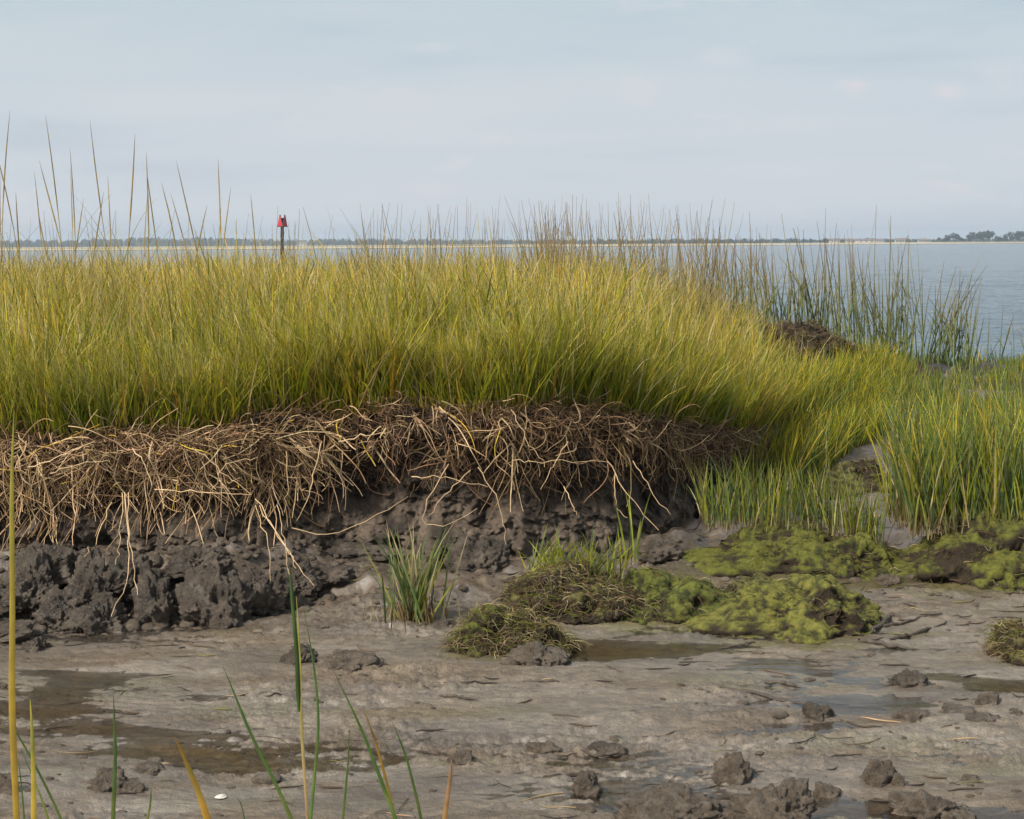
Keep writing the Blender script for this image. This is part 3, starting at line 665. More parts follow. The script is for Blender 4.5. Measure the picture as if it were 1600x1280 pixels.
# ------------------------------------------------------------------ algae sods
ALG = np.array([.12, .12, .02]); ALGD = np.array([.035, .04, .012]); PEAT = np.array([.035, .024, .014]); OLIVE = np.array([.13, .115, .035])
def sod(px, py, w, h, dep, label, seed, alg=.5, hi=ALG, name='algae_mound', cat='mound', group=None, sub=6, rough=.3, strands=900, sc=None):
    g0 = at(px, py, 0.0)
    for _ in range(3): g0 = at(px, py, ground(g0[0], g0[1]))
    s = g0[1] / F; sx = w * s / 2; sz = h * s; sy = dep
    W, Fc, V = blob(sub, sx, sy, sz * .86, seed, rough=rough * 1.25, crumb=.11, fl=.35)
    # slumped skirt, ragged drips
    fl_ = 1 + .38 * sstep(.5, 0, W[:, 2] / sz); W[:, 0] *= fl_; W[:, 1] *= fl_; W[:, 2] *= .92; W[:, 0] *= .86
    nrm = up_of(W, Fc)
    n1 = fbm(W[:, 0] * 7, W[:, 1] * 7, W[:, 2] * 7, 4, seed + 3); n2 = fbm(W[:, 0] * 34, W[:, 1] * 34, W[:, 2] * 12, 4, seed + 4, .65)
    W = W + nrm * (.009 * n2 + .028 * n1)[:, None]; W[:, 2] -= .012 * np.abs(n2) * (1 - nrm[:, 2])
    k = sstep(.95 - alg, 1.2 - alg, nrm[:, 2] * .45 + .25 + n1 * .55 + n2 * .35 + .25 * W[:, 2] / max(sz, .01))[:, None]
    k2 = sstep(-.12, .5, n2 + n1 * .5 + .3 * nrm[:, 2])[:, None]
    C = PEAT * (1 - k) + (ALGD * (1 - k2) + hi * k2) * k
    root = empty(name, (g0[0], g0[1] + sy * .7, g0[2]))
    link_mesh('peat_body', W, Fc, M['sod'], root, col=C)
    strands = int(strands * (1.5 if sc else .75))
    if strands:
        idx = RNG.choice(len(W), strands); idx = idx[W[idx, 2] > .0]; n = len(idx)
        p = W[idx].copy(); nn = nrm[idx]
        tng = np.stack([RNG.normal(0, 1, n), RNG.normal(0, .6, n), -np.abs(RNG.normal(0, .6, n))], -1)
        P = [p]; ln = RNG.uniform(.03, .09, n)[:, None] / 5
        for q in range(5):
            dirv = tng + nn * (.9 - .45 * q) + RNG.normal(0, .35, (n, 3)); dirv /= np.linalg.norm(dirv, axis=1, keepdims=True)
            P.append(P[-1] + dirv * ln)
        P = np.stack(P, 1)
        cc = pick(n, sc or [(hi, alg), (ALGD, alg * .7), (BROWN, 1 - alg), (STRAW * .6, .2 * (1 - alg))])[:, None, :].repeat(6, 1)
        v, f, c = tubes(P, np.linspace(1, .5, 6)[None, :] * RNG.uniform(.0007, .0015, n)[:, None], cc, 3)
        link_mesh('algae_threads', v, f, M['straw'], root, col=c)['kind'] = 'stuff'
    tag(root, label, cat, group); return root
def tuft(root, n, x, y, z, h, w, spread, cols, lean=(0, 0), part='grass_blades', tips=None):
    """grass grown on a thing, as its child; x, y, z are arrays in the parent's space"""
    hh = h * RNG.uniform(.5, 1.1, n)
    lx = RNG.normal(lean[0], spread, n); ly = RNG.normal(lean[1], spread * .8, n)
    v, f, c = blades(x, y, z, hh, RNG.uniform(w * .7, w * 1.3, n), lx, ly, np.abs(RNG.normal(0, .2, n)), pick(n, [(BROWN, .6), (STRAW * .7, .4)]), pick(n, cols), pick(n, tips or cols), S=6)
    o = link_mesh(part, v, f, M['grass'], root, col=c)
    if n > 100: o['kind'] = 'stuff'
    return o
gcols = [(SEA, .6), (GREEN * .75, .3), (LGREEN * .75, .2), (STRAW * .8, .08), (BROWN, .06)]
s1 = sod(1250, 892, 300, 72, .20, 'long ridge of peat draped in green algae with tall grass growing on it', 301, .50, name='grassy_sod', cat='sod', strands=1600)
n = 620; xx = RNG.uniform(-.36, .36, n); tuft(s1, n, xx, RNG.uniform(-.05, .20, n), .17 - .09 * sstep(.0, .4, xx) + RNG.uniform(-.04, 0, n), .27, .0042, .17, gcols)
s1b = sod(1340, 900, 130, 60, .12, 'ragged green algae curtain at the right end of the grassy ridge', 302, .68, strands=900, name='algae_curtain', cat='algae')
s2 = sod(1545, 905, 270, 100, .26, 'algae covered sod at the right edge with tall green grass on top', 303, .45, name='grassy_sod', cat='sod', strands=1800)
n = 1700; xx = RNG.uniform(-.27, .48, n); tuft(s2, n, xx, RNG.uniform(-.12, .35, n), .20 + RNG.uniform(-.07, 0, n), .52, .0055, .17, gcols, tips=[(SEA * 1.2, .5), (LGREEN, .4), (GOLD, .15)])
s3 = sod(1045, 968, 190, 74, .14, 'soft green algae mound left of the yellow green one', 304, .62, hi=np.array([.115, .125, .022]), strands=1400)
s4 = sod(1270, 985, 230, 80, .17, 'bright yellow green algae mound with brown peat front', 305, .50, hi=np.array([.16, .152, .03]), strands=900)
s4b = sod(1185, 950, 110, 45, .10, 'low olive algae hump between the two bigger mounds', 306, .5, hi=OLIVE, strands=600)
RB = [(BROWN, .6), (STRAW * .55, .4), (OLIVE, .4), (DGREEN, .2)]
s5 = sod(900, 950, 170, 78, .13, 'brown clump of matted roots and green blades below the bank', 307, .22, hi=OLIVE, name='root_clump', cat='clump', strands=3200, sc=RB)
n = 160; tuft(s5, n, RNG.uniform(-.17, .17, n), RNG.uniform(-.05, .1, n), RNG.uniform(.06, .12, n), .16, .005, .45, [(LGREEN, .5), (SEA, .5)], (.2, -.2))
s6 = sod(790, 1022, 165, 72, .12, 'brown root clump with green algae foot beside the brown puddle', 308, .30, hi=np.array([.12,.13,.02]), name='root_clump', cat='clump', strands=2800, sc=RB)
s7 = sod(1600, 1030, 90, 55, .10, 'dark brown root clump at the right edge of the mudflat', 309, .18, hi=OLIVE, name='root_clump', cat='clump', strands=1200, sc=RB)
s8 = sod(1350, 770, 170, 50, .20, 'low brown algae covered hump behind the grassy ridge', 310, .35, hi=OLIVE, strands=1400, sc=RB)
# the brown mound breaking the skyline of the slope
def back_mound():
    c = np.array([xw(1252, 12.0), 12.0, .33]); root = empty('sod_mound', c)
    W, Fc, V = blob(6, .40, .4, .27, 320, rough=.45, crumb=.16, fl=1.4); nrm = up_of(W, Fc)
    n1 = fbm(W[:, 0] * 8, W[:, 1] * 8, W[:, 2] * 8, 4, 5); k = sstep(-.1, .4, n1 + nrm[:, 2] * .2)[:, None]
    W += nrm * (.05 * n1)[:, None]
    link_mesh('peat_body', W, Fc, M['sod'], root, col=PEAT * .9 * (1 - k) + np.array([.07, .048, .025]) * k)
    n = 2600; idx = RNG.choice(len(W), n); idx = idx[W[idx, 2] > -.05]; n = len(idx); p = W[idx]; nn = nrm[idx]
    P = np.stack([p + (nn * .6 + RNG.normal(0, .4, (n, 3)) + [0, 0, -.15 * k_]) * .022 * k_ for k_ in range(5)], 1)
    cc = pick(n, [(BROWN * .7, .7), (STRAW * .35, .3), (OLIVE * .8, .5)])[:, None, :].repeat(5, 1)
    v, f, c2 = tubes(P, np.full((n, 5), .0022), cc, 3); link_mesh('dry_stems', v, f, M['straw'], root, col=c2)
    tag(root, 'dark brown sod mound on the slope below the tall reeds', 'mound')
back_mound()
# green tuft standing on the mud
g0 = at(645, 968, .02); root = empty('grass_tuft', g0)
n = 85; t = np.abs(RNG.normal(0, .05, n)); az = RNG.uniform(0, 6.28, n)
tuft(root, n, t * np.cos(az), t * np.sin(az) * .6, np.full(n, -.02), .34, .0065, .22, [(SEA * 1.15, .8), (LGREEN * .7, .2), (STRAW * .6, .15)], tips=[(SEA * 1.2, .6), (STRAW, .2)])
n = 160; az = RNG.uniform(0, 6.28, n); t = np.abs(RNG.normal(0, .07, n))
tuft(root, n, t * np.cos(az), t * np.sin(az) * .6, np.full(n, -.02), .11, .005, .22, [(BROWN, .5), (STRAW * .6, .5)], part='dead_stubble')
tag(root, 'upright green grass tuft growing alone on the mud at centre', 'grass tuft')
g0 = at(985, 880, .05); root = empty('grass_sprout', g0)
n = 9; tuft(root, n, RNG.normal(0, .02, n), RNG.normal(0, .02, n), np.full(n, -.02), .30, .007, .22, [(LGREEN, .6), (SEA, .4)]); tag(root, 'small sprout of bright green blades at the bank foot right of centre', 'grass sprout')
# ------------------------------------------------------------------ tall stalks
def stalk_path(b, tip, S=9, bow=.03, wig=.0):
    b = np.asarray(b, float); tip = np.asarray(tip, float); t = np.linspace(0, 1, S)[:, None]
    L = np.linalg.norm(tip - b); side = np.array([1, .3, 0]) * bow * L * RNG.normal(0, 1)
    return b + (tip - b) * t + side * (t * (1 - t))
def stalk_cols(S, lo, mid, tip):
    t = np.linspace(0, 1, S)[:, None]; k = sstep(0, .5, t); k2 = sstep(.5, 1, t)
    return (lo * (1 - k) + mid * k) * (1 - k2) + tip * k2
RG = np.array([.10, .145, .04]); RT = np.array([.30, .23, .11]); RP = np.array([.18, .11, .075])
LT = [(13,172,40,6.4),(0,215,32,6.8),(-12,150,10,6.6),(70,180,78,6.5),(56,268,62,7.2),(80,250,85,7.0),(97,230,135,6.7),(110,262,120,7.5),(142,188,178,6.4),(150,300,160,7.3),(198,208,196,6.6),(222,262,205,7.4),(235,238,250,6.9),(262,285,262,7.3),(278,250,322,6.6),(262,300,300,7.2),
      (338,248,378,6.8),(367,292,350,7.3),(390,302,398,7.2),(30,300,36,7.4),(120,310,90,7.5),(240,300,215,7.6),(320,320,300,7.5),(60,330,150,7.2),(172,275,190,7.6)]
for tx, ty, bx, d in LT:
    bp = atd(bx, 600, d); bp[2] = float(top_z(np.array([bp[0]]), np.array([d]))[0]) - .02
    tp = atd(tx, ty, d - RNG.uniform(-.3, .3)); tp[0] += RNG.normal(0, .03); bp[0] += RNG.normal(0, .08); P = stalk_path(bp, tp, 10, .05)
    w = RNG.uniform(.0017, .0026)
    v1 = tubes(P[None], (np.interp(np.linspace(0, 1, 10), [0, .5, 1], [1, .85, .18]) * w)[None], stalk_cols(10, RG * 1.3, GOLD * .55, RT)[None], 4)
    # flower head and a side leaf or two
    prof = np.interp(np.linspace(0, 1, 16), [0, .5, .66, .74, .9, 1], [1, .8, .75, 1.5, 1.2, .2]) * w; tt = np.linspace(0, 9, 16); P16 = np.stack([np.interp(tt, np.arange(10), P[:, k]) for k in range(3)], -1)
    ps_ = [tubes(P16[None], prof[None], stalk_cols(16, RG * 1.3, GOLD * .55, RT)[None], 5)]
    for _ in range(RNG.integers(1, 4)):
        k = RNG.uniform(.25, .6); p0 = bp + (tp - bp) * k; Lq = RNG.uniform(.15, .35); sg = RNG.choice([-1, 1]); q = np.linspace(0, 1, 8)[:, None]
        PP = p0 + np.array([sg * RNG.uniform(.15, .4), 0, 1.0]) * Lq * q + np.array([sg, 0, -.5]) * Lq * .25 * q**2
        ps_.append(tubes(PP[None], (np.linspace(1, .15, 8) * w * .8)[None], stalk_cols(8, RG * 1.3, GOLD * .5, RT)[None], 4))
    v, f, c = merge(ps_)
    o = link_mesh('tall_grass_stalk', v - bp, f, M['reed'], col=c); o.location = [float(q) for q in bp]
    tag(o, 'tall thin stalk rising high above the meadow grass at left against the sky', 'grass stalk', 'tall stalks above the left part of the meadow')
def reed_mesh(items, tan=False):
    """items: list of (base xyz, tip xyz, width)"""
    parts = []
    for b, tp, w in items:
        S = 8; P = stalk_path(b, tp, S, .05)
        kind = RNG.uniform()
        tipc = RT if kind < .5 else RP
        lo = RG * RNG.uniform(.8, 1.4); md = (RT * .9 if tan else RG * .72 + RT * .28) * RNG.uniform(.7, 1.2)
        parts.append(tubes(P[None], (np.interp(np.linspace(0, 1, S), [0, .5, 1], [1, .8, .2]) * w)[None], stalk_cols(S, lo, md, tipc)[None], 4))
        # side leaves
        for _ in range(RNG.integers(0, 3)):
            k = RNG.uniform(.15, .6); p0 = b + (tp - b) * k; L = np.linalg.norm(tp - b) * RNG.uniform(.2, .4); s = RNG.choice([-1, 1])
            dirv = np.array([s * RNG.uniform(.08, .38), RNG.normal(0, .2), 1.0]); q = np.linspace(0, 1, S)[:, None]
            PP = p0 + dirv * L * q * .85 + np.array([s, 0, -.4]) * L * .18 * q**2
            parts.append(tubes(PP[None], (np.linspace(1, .15, S) * w * .85)[None], stalk_cols(S, lo, md, RT)[None], 3))
    return merge(parts)
# thin flower stalks all along the back of the meadow (nobody could count them)
def skyline():
    items = []
    def add(n, pxlo, pxhi, ylo, yhi, d0, d1, sl=14):
        for _ in range(n):
            d = RNG.uniform(d0, d1); px = RNG.uniform(pxlo, pxhi); x = xw(px, d)
            b = np.array([x, d, float(top_z(np.array([x]), np.array([d]))[0]) - .02])
            ty = yhi - (yhi - ylo) * RNG.beta(1.6, 1.5); tp = atd(px + RNG.normal(0, sl * 1.5), ty, d + RNG.normal(0, .1))
            items.append((b, tp, RNG.uniform(.002, .0034) * d / 8))
    add(120, -60, 640, 320, 405, 8, 15); add(150, 560, 900, 305, 410, 9, 16); add(230, 820, 1130, 300, 425, 10, 16, 18); add(50, 845, 880, 300, 400, 10, 12, 12); add(60, 1040, 1200, 330, 450, 11, 15.5)
    v, f, c = reed_mesh(items, True)
    tag(link_mesh('flower_stalks', v, f, M['reed'], col=c), 'countless thin brownish flower stalks along the back edge of the meadow', 'grass', kind='stuff')
skyline()
RC = [(1125,475,14,345,12,'first reed clump right of the meadow top, behind the golden grass'),(1158,480,12,350,11,'reed clump just left of the brown sod mound top'),(1195,490,14,360,14,'thin reed clump rising from the pinkish crest of the slope'),
      (1232,500,14,355,16,'reed clump straight above the left half of the brown sod mound'),(1275,505,18,326,20,'tallest reed clump above the brown sod mound'),(1312,515,18,345,20,'dense reed clump above the right end of the sod mound'),
      (1350,530,16,350,18,'reed clump just right of the sod mound, in front of the water'),(1388,540,14,400,16,'short reed clump left of the tall leaning pair'),(1415,548,18,320,18,'tall reed clump with two long stems crossing the far shore'),
      (1468,555,16,400,14,'reed clump fanning to the right at the water edge'),(1492,558,14,415,14,'rightmost thick reed clump with stems leaning right'),(1535,572,4,470,10,'few thin dark stems standing apart near the mud lip'),(1585,572,4,488,8,'lone thin stems at the right edge before the water')]
for i, (px, py, n, ty, sd, lab) in enumerate(RC):
    d = 13.3 + (px - 1125) / 400 * 2.0
    its = []
    x0 = xw(px, d); z0 = max(float(top_z(np.array([x0]), np.array([d]))[0]), .0) - .03; b0 = np.array([x0, d, z0])
    for k in range(int(n * 1.25)):
        b = b0 + np.array([RNG.normal(0, .13), RNG.normal(0, .22), 0])
        f = 1 if k == 0 else RNG.beta(2.2, 2.2)
        tyy = py - 60 - (py - 60 - ty) * f
        lean = RNG.normal(0, sd * 1.0) + (35 * f if px in (1492, 1468) else 0)
        tp = atd(px + lean * (.5 + f), tyy, d + RNG.normal(0, .12)); tp[0] += (b - b0)[0] * .5; its.append((b, tp, RNG.uniform(.004, .0085)))
    v, f, c = reed_mesh(its)
    o = link_mesh('reed_clump', v - b0, f, M['reed'], col=c); o.location = [float(q) for q in b0]
    tag(o, lab, 'reeds', 'reed clumps at the water edge')
# ------------------------------------------------------------------ foreground blades (close to the camera)
OG = np.array([.46, .25, .03]); GG = np.array([.055, .10, .02]); YG = np.array([.36, .33, .05]); PK = np.array([.30, .17, .11])
FB = [  # points (px, py) tip to bottom, depth, width px, colour tip, colour base, label
 ([(22,640),(14,760),(15,960),(14,1100),(26,1290)], 1.9, 11, YG*.7, OG*.8, 'long orange yellow blade standing at the far left edge'),
 ([(47,1092),(47,1180),(50,1290)], 1.9, 9, YG, OG*.85, 'shorter orange blade next to the long one at far left'),
 ([(4,1112),(40,1180),(98,1290)], 2.0, 5, GG, GG*1.2, 'dark green blade slanting across the orange blades at lower left'),
 ([(28,1185),(30,1240),(36,1290)], 2.05, 3, GG, GG*1.3, 'thin green blade between the two orange ones'),
 ([(32,1170),(52,1230),(76,1290)], 2.05, 4, GG*1.4, YG*.7, 'pale green blade behind the slanting dark green one'),
 ([(177,1085),(177,1180),(174,1290)], 2.0, 7, GG, GG*1.3, 'straight upright green blade in the lower left'),
 ([(236,1228),(232,1260),(227,1290)], 2.0, 4, GG*1.3, YG*.5, 'short thin blade just right of the straight green one'),
 ([(272,1150),(298,1220),(325,1290)], 1.8, 12, OG*.55, OG*.9, 'thick brown orange blade tip slanting left at the bottom'),
 ([(348,1040),(388,1150),(460,1290)], 1.9, 7, GG, GG*1.4, 'long dark green blade slanting left in front of the wet mud'),
 ([(452,880),(456,930),(464,1020),(467,1112)], 2.0, 8, GG*.9, GG*1.1, 'dark green sheath at the top of the tall pinkish stalk'),
 ([(463,932),(465,980),(468,1060),(468,1112),(473,1190),(482,1290)], 2.01, 5, YG*1.2, PK, 'tall straight stalk with yellow upper part and pinkish stem'),
 ([(474,950),(488,1030),(498,1130),(490,1220),(484,1290)], 2.05, 5, GG*1.2, GG*1.5, 'thin green blade curving close beside the tall pinkish stalk'),
 ([(522,1050),(565,1145),(600,1240),(622,1290)], 1.95, 7, GG*1.2, GG*1.1, 'green blade slanting left at the lower middle'),
 ([(567,1105),(585,1160),(604,1230),(618,1290)], 1.97, 5, OG*.6, OG*.5, 'brown blade crossing behind the slanting green blade'),
 ([(612,1125),(635,1190),(660,1290)], 2.0, 5, GG*1.2, GG*1.4, 'slim green blade right of the crossing pair'),
 ([(706,1185),(703,1220),(693,1290)], 2.0, 8, PK, OG*.6, 'short brown orange blade rightmost of the foreground blades'),
 ([(546,1135),(542,1200),(534,1290)], 2.05, 4, GG*1.2, GG*1.5, 'faint thin green blade between the tall stalk and the slanting blades'),
 ([(369,1245),(375,1262),(382,1290)], 2.0, 2.4, GG, GG, 'hair thin green tip at the bottom beside the long green blade')]
for pts, d, wpx, ct, cb, lab in FB:
    q = [atd(a, b, d) for a, b in pts]
    e = q[-1] - q[-2]; e = e / np.linalg.norm(e)
    if 'sheath' not in lab:
        # carry on down to the root in the mud
        last = q[-1]; foot = np.array([last[0] + e[0] / max(-e[2], .3) * .35, d + .02, 0.0]); q.append(foot)
    q = np.array(q); S = 22; tt = np.linspace(0, len(q) - 1, S)
    s = np.stack([np.interp(tt, np.arange(len(q)), q[:, k]) for k in range(3)], -1)
    for _ in range(3): s[1:-1] = (s[:-2] + 2 * s[1:-1] + s[2:]) / 4
    if 'sheath' in lab:
        sheath = (s, wpx, d, ct, cb); continue
    s[:, 1] += .01 * np.sin(np.linspace(0, 4, S))
    wd = wpx / F * d / 2
    prof = np.interp(np.linspace(0, 1, S), [0, .25, .6, 1], [.1, .7, 1, .9]) * wd
    cc = np.array(ct) + (np.array(cb) - np.array(ct)) * np.linspace(0, 1, S)[:, None]
    cc = cc * (1 + .45 * noise(np.linspace(0, 13, S), np.full(S, wpx * 1.3), seed=4))[:, None] 
    gk = np.clip(noise(np.linspace(0, 6, S), np.full(S, wpx * 2.3), seed=14) * 1.5, 0, .55)[:, None]; cc = cc * (1 - gk) + np.array([.14, .15, .03]) * gk
    # folded blade: two strips meeting in a keel
    v, f, c = [], [], []
    base = s[-1]
    side = np.array([1, 0, 0])
    L = s + np.array([-1, .35, 0]) * prof[:, None]; Rr = s + np.array([1, .35, 0]) * prof[:, None]; Kk = s + np.array([0, -.45, 0]) * prof[:, None]
    V = np.stack([L, Kk, Rr], 1)
    o = link_mesh('tall_grass', (V - base), grid_faces(S, 3), M['grass'], col=np.repeat(cc[:, None, :], 3, 1)); o.location = [float(k) for k in base]
    tag(o, lab, 'tall grass', 'foreground grass blades')
    if 'tall straight stalk' in lab:
        ss, wp, dd, c1, c2 = sheath; Ss = len(ss)
        vv, ff, c3 = tubes(ss[None] - base, (np.interp(np.linspace(0, 1, Ss), [0, .3, .9, 1], [.1, .7, 1, .5]) * wp / F * dd / 2)[None], (np.array(c1) + 0 * ss)[None], 6)
        link_mesh('leaf_sheath', vv, ff, M['grass'], o, col=c3)
# ------------------------------------------------------------------ sticks, shell, litter
def stick(pts, r, label, seed=0):
    q = np.array([at(a, b, 0) for a, b in pts]); 
    q[:, 2] = [ground(p[0], p[1]) + r * .8 for p in q]
    S = 14; tt = np.linspace(0, len(q) - 1, S); s = np.stack([np.interp(tt, np.arange(len(q)), q[:, k]) for k in range(3)], -1)
    s += RNG.normal(0, r * .35, s.shape)
    v, f, c = tubes((s - q[0])[None], (np.interp(np.linspace(0, 1, S), [0, .1, .8, 1], [.4, 1, .8, .3]) * r * RNG.uniform(.8, 1.2, S))[None], np.ones((1, S, 3)), 6)
    o = link_mesh('stick', v, f, M['wood']); o.location = [float(k) for k in q[0]]; tag(o, label, 'stick', 'driftwood sticks on the mud')
stick([(1115,1076),(1170,1085),(1240,1092),(1300,1100)], .006, 'long flat driftwood stick lying on the grey mud right of centre')
stick([(1195,1066),(1225,1069),(1250,1072)], .006, 'short dark stick above the long driftwood stick')
stick([(818,1068),(850,1070),(875,1071)], .005, 'thin dark stick on the mud below the brown puddle')
stick([(685,1090),(715,1092),(745,1096)], .005, 'small dark stick on the mud left of centre')
stick([(1350,985),(1400,978),(1450,968)], .006, 'twisted stick right of the yellow green mound')
stick([(1340,1003),(1380,1006),(1425,1012)], .008, 'dark stick lying in front of the twisted one')
stick([(1362,992),(1395,966),(1412,972)], .007, 'forked twig standing up beside the yellow green mound')
stick([(1390,1000),(1430,990),(1480,975)], .007, 'bent twig right of the forked one')
stick([(1120,1010),(1180,1003)], .004, 'fine twig beside the grey clod near the puddle')
stick([(1010,1185),(960,1180),(905,1172)], .005, 'thin dark stick on the mud beyond the dark curled clod')
W, Fc, _ = blob(4, .014, .009, .006, 9, rough=.15, crumb=.05); p = at(345, 1244); p[2] = ground(p[0], p[1]) + .003
o = link_mesh('shell', W, Fc, M['shell']); o.location = [float(k) for k in p]; tag(o, 'small white shell on the mud at the lower left', 'shell')
# crumbs
def crumbs():
    bm = bmesh.new(); bmesh.ops.create_icosphere(bm, subdivisions=2, radius=1.0)
    V = np.array([v.co[:] for v in bm.verts]); Fc = np.array([[v.index for v in f.verts] for f in bm.faces]); bm.free()
    n = 9000; y = 1 / RNG.uniform(1 / 9.0, 1 / 3.2, n); x = RNG.uniform(-1, 1, n) * (y * .38 + .2)
    db = foot_d(x) - y; near = sstep(1.2, .1, db) * (1 - sstep(1.0, 1.6, x)); back = sstep(5.0, 6.2, y) * sstep(.4, .9, x)
    cl = fbm(x * 2.2, y * 3.5, o=3, seed=401)
    ok = (RNG.uniform(0, 1, n) < .06 + .9 * np.maximum(near, back * .8) + .45 * np.clip(cl, 0, 1)) & (db > -.02)
    x, y, near = x[ok], y[ok], np.maximum(near, back)[ok]; n = len(x)
    h = mud_h(x, y); r = RNG.lognormal(-5.35, .55, n) * (1 + 1.1 * near)
    P = V[None] * (1 + .45 * noise(V[None, :, 0] * 1.4 + np.arange(n)[:, None] * 3.1, V[None, :, 1] * 1.4 + 0 * x[:, None], V[None, :, 2] * 1.4 + 0 * x[:, None], 7))[..., None] * r[:, None, None]
    P[..., 2] *= .6; P[..., 0] *= RNG.uniform(.8, 1.8, n)[:, None]
    P += np.stack([x, y, h], -1)[:, None, :]
    m = 900; x2 = RNG.uniform(-2.4, -.65, m); y2 = foot_d(x2) - .05 - RNG.uniform(0, 1, m)**.7 * .5; h2 = mud_h(x2, y2); r2 = RNG.lognormal(-4.3, .45, m)
    Q = V[None] * (1 + .55 * noise(V[None, :, 0] * 1.5 + np.arange(m)[:, None] * 2.3, V[None, :, 1] * 1.5 + 0 * x2[:, None], V[None, :, 2] * 1.5 + 0 * x2[:, None], 17))[..., None] * r2[:, None, None]
    Q[..., 2] *= .75; Q += np.stack([x2, y2, h2 + r2 * .2], -1)[:, None, :]
    P = np.concatenate([P, Q]); n += m
    f = (Fc[None] + (np.arange(n) * len(V))[:, None, None]).reshape(-1, 3)
    tag(link_mesh('mud_crumbs', P, f, M['lump']), 'scattered crumbs of mud over the flat and the bank foot', 'mud', kind='stuff')
crumbs()
def litter():
    n = 3600; y = 1 / RNG.uniform(1 / 9.5, 1 / 3.2, n); x = RNG.uniform(-1, 1, n) * (y * .38 + .2)
    db = foot_d(x) - y; near = sstep(1.1, .1, db) * (1 - sstep(1.0, 1.6, x)); back = sstep(4.7, 6.0, y) * sstep(.4, .9, x)
    ok = (RNG.uniform(0, 1, n) < .10 + .55 * near + .9 * back) & (db > 0); x, y = x[ok], y[ok]; near = near[ok]; n = len(x)
    S = 6; a = RNG.normal(0, .5, n) + RNG.choice([0, math.pi], n); L = RNG.uniform(.02, .13, n); t = np.linspace(-.5, .5, S)[None, :]
    bend = RNG.normal(0, .25, n)[:, None] * t**2 * 2
    X = x[:, None] + L[:, None] * (np.cos(a)[:, None] * t - np.sin(a)[:, None] * bend); Y = y[:, None] + L[:, None] * (np.sin(a)[:, None] * t + np.cos(a)[:, None] * bend)
    Z = mud_h(X, Y); Z = np.maximum(Z, np.mean(Z, 1, keepdims=True)) + .003
    cc = pick(n, [(np.array([.05,.036,.026]), .7), (np.array([.10,.07,.045]), .4), (TANL, .12), (OLIVE, .15)])[:, None, :].repeat(S, 1)
    v, f, c = tubes(np.stack([X, Y, Z], -1), np.array([.5, 1, 1, 1, .9, .4])[None, :] * RNG.uniform(.0009, .0026, n)[:, None], cc, 4)
    tag(link_mesh('plant_litter', v, f, M['straw'], col=c), 'dark bits of dead stems and roots strewn over the mud', 'litter', kind='stuff')
TANL = np.array([.36, .24, .13])
litter()
# ------------------------------------------------------------------ channel marker
def build_marker():
    d = 155.; c = atd(441, 400, d); c[2] = WATER - .3; root = empty('channel_marker', c)
    hgt = atd(441, 340, d)[2] - c[2]
    S = 14; z = np.linspace(0, hgt - .05, S); P = np.stack([z * .004, z * 0, z], -1)
    v, f, col = tubes(P[None] + 0, (np.interp(z, [0, hgt], [.20, .17]) * (1 + .05 * np.sin(z * 5)))[None], np.ones((1, S, 3)), 12); link_mesh('pile', v, f, M['pile'], root)
    z2 = np.linspace(0, 1.5, 6); v, f, col = tubes(np.stack([z2 * .004, z2 * 0, z2], -1)[None], np.full((1, 6), .215), np.ones((1, 6, 3)), 12); link_mesh('wet_collar', v, f, M['pilelow'], root)
    top = hgt + .28; bot = hgt - .95
    def board(ang, cx, cy, mat, name):
        # triangular dayboard: narrow top, wide base, real thickness and a darker rim
        ca, sa = math.cos(ang), math.sin(ang)
        def pr(u, w_, zz): return (cx + u * ca - w_ * sa, cy + u * sa + w_ * ca, zz)
        for nm, sc, th, mt in ((name, .86, .035, mat), ('board_rim', 1.0, .02, M['redframe'])):
            hw = .43 * sc; zb = bot + (1 - sc) * .5; zt = top - (1 - sc) * .7
            pts = [(-hw, zb), (hw, zb), (.06 * sc, zt), (-.06 * sc, zt)]
            V = [pr(u, -th, zz) for u, zz in pts] + [pr(u, th, zz) for u, zz in pts]
            Fq = [(0,1,2,3),(7,6,5,4),(0,4,5,1),(1,5,6,2),(2,6,7,3),(3,7,4,0)]
            if nm == name: b = link_mesh(nm, V, Fq, mt, root, smooth=False)
            else: link_mesh(nm, V, Fq, mt, b, smooth=False)
    board(R(-38), -.16, -.22, M['red'], 'dayboard'); board(R(62), .30, -.10, M['red'], 'dayboard')
    tag(root, 'red triangular channel marker on a dark pile out in the water', 'channel marker')
build_marker()
